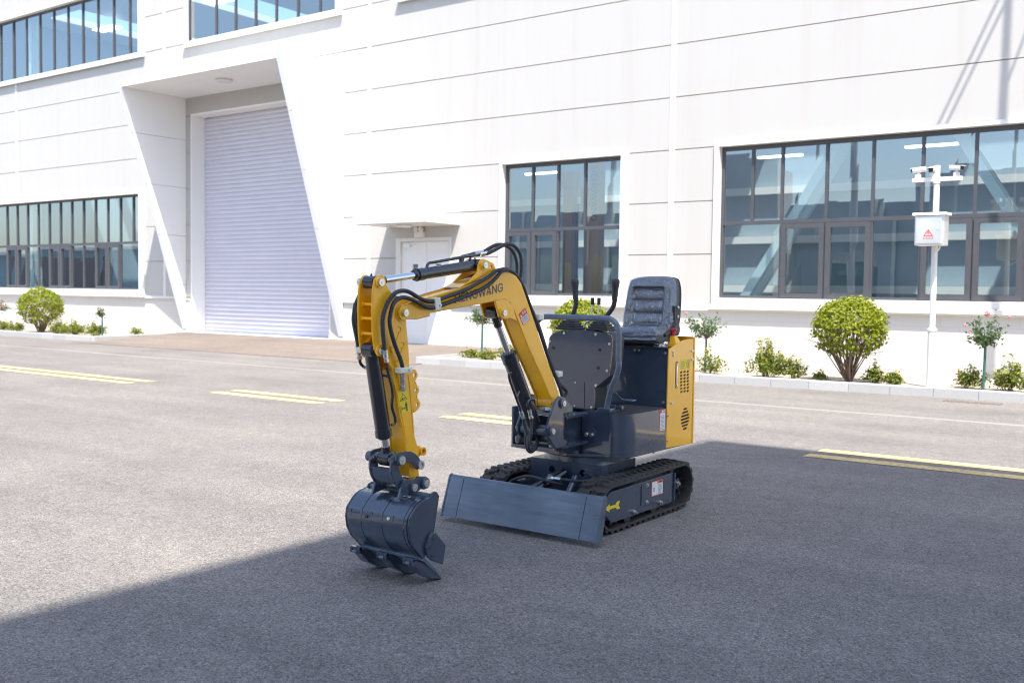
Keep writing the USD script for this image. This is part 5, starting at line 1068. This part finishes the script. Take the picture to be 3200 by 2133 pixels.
obj('yellow_rear_shell', [xy(shell, .394, 1.095)], M['yellow'], E_, label='yellow rounded rear shell')
obj('yellow_side_panel', [yz(side, 2 * XC - fx, 2 * XC - fx + .007)], M['yellow'], E_)
kn = obj('battery_switch', m3.Manifold.batch_hull([m3.Manifold.cube((.075, .075, .002), True).translate((-3.028, 5.925, 1.042)), m3.Manifold.cube((.075, .075, .002), True).translate((-3.028, 5.925, 1.060)), m3.Manifold.cube((.036, .036, .002), True).translate((-3.03, 5.92, 1.106))]), M['yellow'], E_, smooth=False)
obj('switch_cap', [lathe_z([(.013, 1.106), (.016, 1.12), (.014, 1.14), (.024, 1.142), (.026, 1.152), (.022, 1.156), (.0, 1.157)], -3.03, 5.92, 20)], M['redcap'], kn)
fc = obj('fuel_cap', lathe_z([(.034, 1.040), (.034, 1.052), (.042, 1.054), (.044, 1.062), (.042, 1.072), (.034, 1.077), (.0, 1.078)], -3.075, 5.84, 24), M['chrome'], E_)
obj('cap_grip', [cyl((-3.075 + .0425 * math.cos(a), 5.84 + .0425 * math.sin(a), 1.054), (-3.075 + .0425 * math.cos(a), 5.84 + .0425 * math.sin(a), 1.072), .0045, 8) for a in np.arange(12) * math.pi / 6], M['chrome'], fc)
obj('cap_plate', lathe_z([(.055, 1.0405), (.055, 1.044), (.05, 1.046)], -3.075, 5.84, 24), M['zinc'], fc)

# --- seat with its clear film
def slab(nu, nv, fu, thick, nrm=None):
    """Front surface fu(u, v) -> point and unit depth; closed with a back surface."""
    u, v = np.meshgrid(np.linspace(-1, 1, nu), np.linspace(-1, 1, nv)); Pf = fu(u, v, 0.); Pb = fu(u, v, thick)
    n = nu * nv; idx = np.arange(n).reshape(nv, nu); q = np.stack([idx[:-1, :-1], idx[:-1, 1:], idx[1:, 1:], idx[1:, :-1]], -1).reshape(-1, 4)
    f = np.vstack([q[:, [0, 1, 2]], q[:, [0, 2, 3]]]); fb = f[:, ::-1] + n
    e = np.r_[idx[0, :-1], idx[:-1, -1], idx[-1, :0:-1], idx[:0:-1, 0]]; e2 = np.roll(e, -1)
    fs = np.vstack([np.stack([e, e + n, e2 + n], 1), np.stack([e, e2 + n, e2], 1)])
    return np.vstack([Pf.reshape(-1, 3), Pb.reshape(-1, 3)]), np.vstack([f, fb, fs])
SXC = -3.255
def squircle(u, v, k=.16):
    return u * (1 - k * np.abs(v) ** 4 * .8), v * (1 - k * np.abs(u) ** 4 * .55)
def back_front(u, v, d, film=False):
    a, b = squircle(u, v); hw = .188 - .012 * b
    x = SXC - .004 * b + a * hw; z = 1.300 + b * .190
    r = np.maximum(np.abs(u), np.abs(v)); edge = -.055 * np.clip((r - .78) / .22, 0, 1) ** 2.2
    inset = np.clip((.60 - np.abs(u)) / .10, 0, 1) * np.clip((.66 - np.abs(v + .05)) / .08, 0, 1)
    pads = .022 * np.abs(np.sin((v + .71) / 1.32 * 3 * math.pi)) ** .5
    rim = .044 * np.clip((r - .5) / .16, 0, 1)
    h = edge + rim * (1 - inset) + pads * inset
    y = 5.975 + .085 * (b + 1) / 2 - h
    if film:
        wr = (meshkit.fbm(np.stack([u * 3.1, v * 2.6, u * 0 + 4.2], -1), 4) - .5); rid = np.abs(meshkit.fbm(np.stack([u * 5 + v * 2.5, v * 4.5 - u * 2, u * 0 + 1.], -1), 3, 5) - .5)
        y = y - .006 - np.clip(.018 * wr + .045 * (.11 - rid) * (rid < .11), -.004, .016); x = x + a * .004; z = z + b * .004
    if np.ndim(d) == 0 and d > 0: y = np.maximum(y, 5.975 + .085 * (b + 1) / 2) * 0 + 5.975 + .085 * (b + 1) / 2 + d
    return np.stack([x, y, z], -1)
bs_ = obj('backrest', slab(61, 81, back_front, .062), M['vinyl'], E_, smooth=50, label='padded black backrest with three cross pads')
obj('backrest_shell', slab(25, 25, lambda u, v, d: back_front(u * 1.02, v * 1.02, .060 + d), .014), M['plast'], bs_, smooth=50)
def film_mesh(fn, nu=110, nv=130):
    u, v = np.meshgrid(np.linspace(-1, 1, nu), np.linspace(-1, 1, nv)); Pf = fn(u, v, 0., True); idx = np.arange(nu * nv).reshape(nv, nu); q = np.stack([idx[:-1, :-1], idx[:-1, 1:], idx[1:, 1:], idx[1:, :-1]], -1).reshape(-1, 4)
    return Pf.reshape(-1, 3), np.vstack([q[:, [0, 1, 2]], q[:, [0, 2, 3]]])
obj('plastic_film', film_mesh(back_front), M['film'], bs_, smooth=40, label='wrinkled clear plastic film')
def cush(u, v, d, film=False):
    a, b = squircle(u, v, .12); x = SXC + .02 + a * .195; y = 5.865 + b * .135
    r = np.maximum(np.abs(u), np.abs(v)); z = 1.150 - .055 * np.clip((r - .7) / .3, 0, 1) ** 2.2 + .008 * np.clip((np.abs(u) - .5) / .3, 0, 1) - .006 * b
    if film:
        wr = meshkit.fbm(np.stack([u * 3.5, v * 3, u * 0 + 9.], -1), 4) - .5; rid = np.abs(meshkit.fbm(np.stack([u * 6 - v * 2, v * 4 + u, u * 0 + 3.], -1), 3, 9) - .5)
        z = z + .006 + .014 * wr + .035 * (.1 - rid) * (rid < .1); z = np.where(v < -.93, z - .03, z); y = np.where(v < -.9, y - .006, y)
    if d > 0: z = 1.150 - .006 * b - d + 0 * z
    return np.stack([x, y, z], -1)
cu_ = obj('seat_cushion', slab(51, 41, cush, .075), M['vinyl'], E_, smooth=50)
obj('plastic_film', film_mesh(cush, 110, 80), M['film'], cu_, smooth=40, label='wrinkled clear plastic film')
obj('seat_pan', [rbox(SXC - .175, SXC + .215, 5.742, 6.02, 1.060, 1.082, .008), rbox(SXC - .12, SXC + .16, 5.79, 5.99, 1.041, 1.062, .006)], M['plast'], cu_)
sxh = SXC + .205
obj('seat_hinge', [xcyl(sxh - .02, sxh + .006, 6.005, 1.145, .040, 28), box(sxh - .02, sxh - .006, 5.99, 6.06, 1.14, 1.30), tube(bent([(sxh, 5.86, 1.09), (sxh + .01, 5.89, 1.135), (sxh + .005, 5.95, 1.15)], .02), .008, 8), cyl((sxh + .01, 5.82, 1.112), (sxh + .01, 5.88, 1.128), .012, 12)], M['plast'], cu_)
for z in (1.23, 1.29): bolt('hinge_bolt', (sxh - .005, 6.03, z), (1, 0, 0), cu_, .007, .008)
# a few small bolts under the deck
for x, y in ((-3.22, 5.25), (-3.02, 5.42), (-2.995, 5.62)): bolt('frame_bolt', (x, y, .397), (0, 0, -1), dk, .007, .012)
# small litter on the asphalt
for i, (x, y, a, lab) in enumerate(((-2.35, 7.46, .3, 'dark dead leaf on shaded asphalt right of the excavator'), (-2.9, 8.95, 1.2, 'small dark chip lying where the big shadow ends, left of the yellow lines'), (-1.7, 6.2, 2., 'tiny dark leaf in the middle of the shaded asphalt'))):
    r_ = np.random.default_rng(i + 5); v, f = leaves(np.array([[x, y, .012]]), np.array([[.1, -.1, 1.]]), .045, r_, .6); obj('dead_leaf', (v, f), M['bark'], smooth=False, label=lab, cat='leaf')
